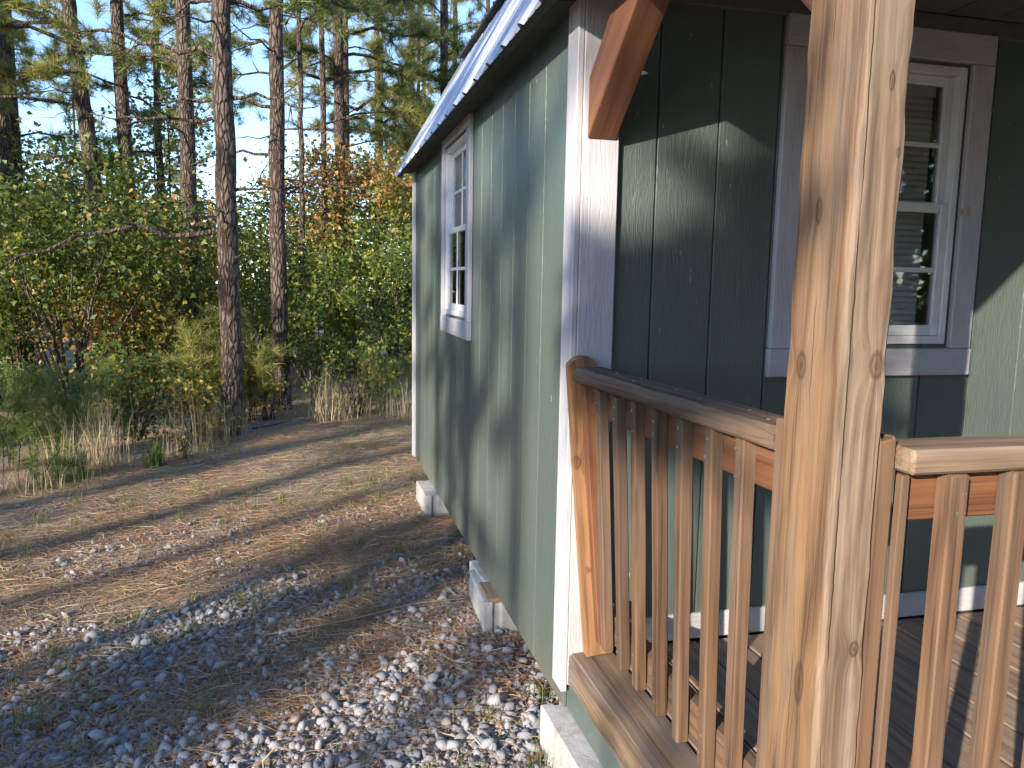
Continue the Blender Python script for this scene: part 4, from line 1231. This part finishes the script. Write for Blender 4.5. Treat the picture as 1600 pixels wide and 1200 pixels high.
# everything further off reads as one mass of trees
def far_woods():
    rg = np.random.default_rng(500)
    leaf_sets = {'a': [], 'b': [], 'c': []}
    trunks, ned = [], []
    for i in range(110):
        px = rg.uniform(-420, 900); r = rg.uniform(13, 40)
        if rg.uniform() < .35: r = rg.uniform(11.5, 18)
        x, y = along(px, r); z0 = float(ground_z(x, y))-.1
        if x > -.5 and y < 6: continue
        kind = rg.uniform()
        if kind < .13:
            h = rg.uniform(8, 14); (v, f), pts = trunk_geo(x, y, z0, h, rg.uniform(.1, .26), rg, (rg.normal()*.01, 0), 0, 7, 14)
            trunks.append((v, f))
            curves = []
            lf = rg.uniform(2.6, 5)
            for k in range(18):
                z = lf+(h-lf)*(k+.5)/18
                c = limb_curve((x, y, z0+z), rg.uniform(0, 6.28), rg.uniform(.8, 2.0)*(1-.6*(z-lf)/(h-lf)), rg.uniform(.1, .5), rg.uniform(.1, .4), rg, 5)
                trunks.append(tube(c, np.linspace(.02, .006, 5), 4))
                curves.append(c)
                for _ in range(3):
                    e = c[3]+rg.normal(size=3)*.4
                    curves.append(np.stack([c[2], (c[2]+e)/2, e]))
            ned.append(tufts_on(curves, 5.5, .26, rg, .3))
        else:
            n = int(rg.uniform(1200, 2200)); zc = rg.uniform(.6, 2.4) if r < 17 else rg.uniform(1.0, 5.2); rad = np.array([1.1, 1.1, 1.2])*rg.uniform(.7, 1.2)*(1 if r < 17 else 1.35)
            c = rg.normal(size=(16, 3)); c /= np.linalg.norm(c, axis=1)[:, None]
            c = c*rg.uniform(.3, 1, (16, 1))*rad+np.array([x, y, max(z0, -.6)+zc])
            k = rg.integers(0, 16, n)
            pos = c[k]+rg.normal(size=(n, 3))*.28
            pos[:, 2] = np.maximum(pos[:, 2], z0+.03)
            d = rg.normal(size=(n, 3)); d[:, 2] = d[:, 2]*.5-.2
            g_ = scatter(LEAF2_V, LEAF2_F, pos, frames(d, rg), rg.uniform(.055, .125, n))
            u = rg.uniform()
            leaf_sets['a' if u < .25 else ('b' if u < .84 else 'c')].append(g_)
            (v, f), _ = trunk_geo(x, y, z0, zc+.8, .07, rg, (0, 0), 0, 5, 6); trunks.append((v, f))
    vs, fs, mi, n = [], [], [], 0
    root = None
    tv, tq = join(*trunks)
    tf = np.concatenate([tq[:, [0, 1, 2]], tq[:, [0, 2, 3]]])
    sets = [(tv, tf)]+[join(*leaf_sets[k]) for k in 'abc']+[join(*ned)]
    for i, (v, f) in enumerate(sets):
        vs.append(v); fs.append(np.asarray(f)+n); mi.append(np.full(len(f), i, np.int32)); n += len(v)
    me = mesh_np('far_woods', np.vstack(vs), np.vstack(fs))
    for m in (M_BARK, M_LEAF, M_LEAFLIT, M_AUTUMN, M_NEEDLEY): me.materials.append(m)
    me.polygons.foreach_set('material_index', np.concatenate(mi))
    o = link('far_woods', me)
    tag(o, 'mixed pine and hardwood forest receding behind the clearing', 'woods', kind='stuff')
far_woods()

# the wood on the sunny side of the clearing, behind the viewer, whose shade falls across the wall and ground
def sunny_woods():
    rg = np.random.default_rng(600)
    back = -SUN_TO[:2]/np.hypot(*SUN_TO[:2]); perp = np.array([1.0, -1.11])/1.494
    trunks, ned, lv = [], [], []
    def add(q_, dist, h, dia, live_from, limbs, lmax=1.6, size=.26, per=7):
        p = back*dist+perp*q_
        (v, f), pts = trunk_geo(p[0], p[1], -.1, h, dia, rg, (0, 0), 0, 10, 20); trunks.append((v, f))
        curves = []
        for k in range(limbs):
            z = live_from+(h-live_from)*(k+.5)/limbs
            c = limb_curve((p[0], p[1], z), rg.uniform(0, 6.28), rg.uniform(.4*lmax, lmax)*(1-.5*(z-live_from)/(h-live_from)), rg.uniform(.1, .5), rg.uniform(.1, .4), rg, 5)
            trunks.append(tube(c, np.linspace(.025, .008, 5), 4)); curves.append(c)
            for _ in range(3):
                e = c[3]+rg.normal(size=3)*.35
                curves.append(np.stack([c[2], (c[2]+e)/2, e]))
        if curves: ned.append(tufts_on(curves, per, size, rg, .25))
    def bush(q_, dist, zc, rad, n, sg=.22):
        p = back*dist+perp*q_
        c = rg.normal(size=(18, 3)); c /= np.linalg.norm(c, axis=1)[:, None]
        c = c*rg.uniform(.3, 1, (18, 1))*np.array(rad)+np.array([p[0], p[1], zc])
        k = rg.integers(0, 18, n); pos = c[k]+rg.normal(size=(n, 3))*sg
        lv.append(scatter(LEAF2_V, LEAF2_F, pos, frames(rg.normal(size=(n, 3)), rg), .12*rg.uniform(.6, 1.2, n)))
        (v, f), _ = trunk_geo(p[0], p[1], -.1, zc, .09, rg, (0, 0), 0, 6, 6); trunks.append((v, f))
    for sp in SHADE_PINES: add(*sp)
    for b in SHADE_BUSHES: bush(*b)
    for (q_, dist, zc) in BACK_TREES:                # broad crowns of the wood behind the viewer
        p = back*dist+perp*q_; n = 330
        pos = rg.normal(size=(n, 3)); pos /= np.linalg.norm(pos, axis=1)[:, None]
        pos = pos*rg.uniform(.4, 1, (n, 1))*np.array([1.9, 1.9, 2.2])+np.array([p[0], p[1], zc])
        pos[:, 2] = np.maximum(pos[:, 2], .2)
        lv.append(scatter(LEAF2_V, LEAF2_F, pos, frames(rg.normal(size=(n, 3)), rg), .5*rg.uniform(.6, 1.2, n)))
    tv, tq = join(*trunks)
    tf = np.concatenate([tq[:, [0, 1, 2]], tq[:, [0, 2, 3]]])
    sets = [(tv, tf), join(*lv), join(*ned)]
    vs, fs, mi, n = [], [], [], 0
    for i, (v, f) in enumerate(sets):
        vs.append(v); fs.append(np.asarray(f)+n); mi.append(np.full(len(f), i, np.int32)); n += len(v)
    me = mesh_np('sunny_woods', np.vstack(vs), np.vstack(fs))
    for m in (M_BARK, M_LEAF, M_NEEDLE): me.materials.append(m)
    me.polygons.foreach_set('material_index', np.concatenate(mi))
    tag(link('sunny_woods', me), 'pine wood on the sunny side of the clearing', 'woods', kind='stuff')
# (offset across the light, distance towards the sun, height, trunk, first live limb, limbs)
SHADE_PINES = [(-1.20, 15, 13, .26, 5.6, 16, .8), (-1.60, 17, 14, .24, 5.0, 20, .8), (-1.95, 15.5, 13, .16, 7.2, 14, .7), (-.50, 22, 15, .22, 8.6, 13, 1.0), (-2.62, 21, 15, .20, 9.2, 12, 1.1),
               (-3.35, 17, 14, .22, 7.4, 14, .9), (-4.3, 19, 12, .3, 5.2, 14, .9), (-4.8, 17, 10, .2, 5.0, 10, .6), (-5.6, 16, 9.5, .17, 6.0, 6, .5), (-7.0, 19, 10.5, .2, 5.0, 9, .6), (-9.8, 17, 9.5, .25, 3.0, 13, .9)]
SHADE_BUSHES = [(-1.5, 11.5, 3.2, (.5, .5, 1.3), 1500), (-4.0, 12, 2.6, (.55, .55, 1.3), 1300),
                (.25, 12.5, 5.62, (.13, .3, .38), 900, .08), (.48, 12.5, 5.85, (.15, .3, .62), 1500, .08)]
_rg = np.random.default_rng(640); BACK_TREES = []
_bk = -SUN_TO[:2]/np.hypot(*SUN_TO[:2]); _pp = np.array([1.0, -1.11])/1.494
for _i in range(420):
    _q = _rg.uniform(-24, 26); _d = _rg.uniform(-16, 26)
    _p = _bk*_d+_pp*_q
    _rr = np.hypot(_p[0], _p[1])
    if _rr < 11: continue
    if _d > -2 and -11 < _q < 4.6: continue           # the open lane the light comes down
    _v = np.array([_p[0]-CAM[0], _p[1]-CAM[1]]); _az = math.degrees(math.atan2(_v[0], _v[1]))
    if -42 < _az < 70: continue                       # that side is built above
    if _i % 3 == 0: SHADE_PINES.append((_q, _d, _rg.uniform(10, 15), _rg.uniform(.18, .3), _rg.uniform(2.5, 5), 16))
    BACK_TREES.append((_q, _d, _rg.uniform(2.0, 9.0)))
sunny_woods()
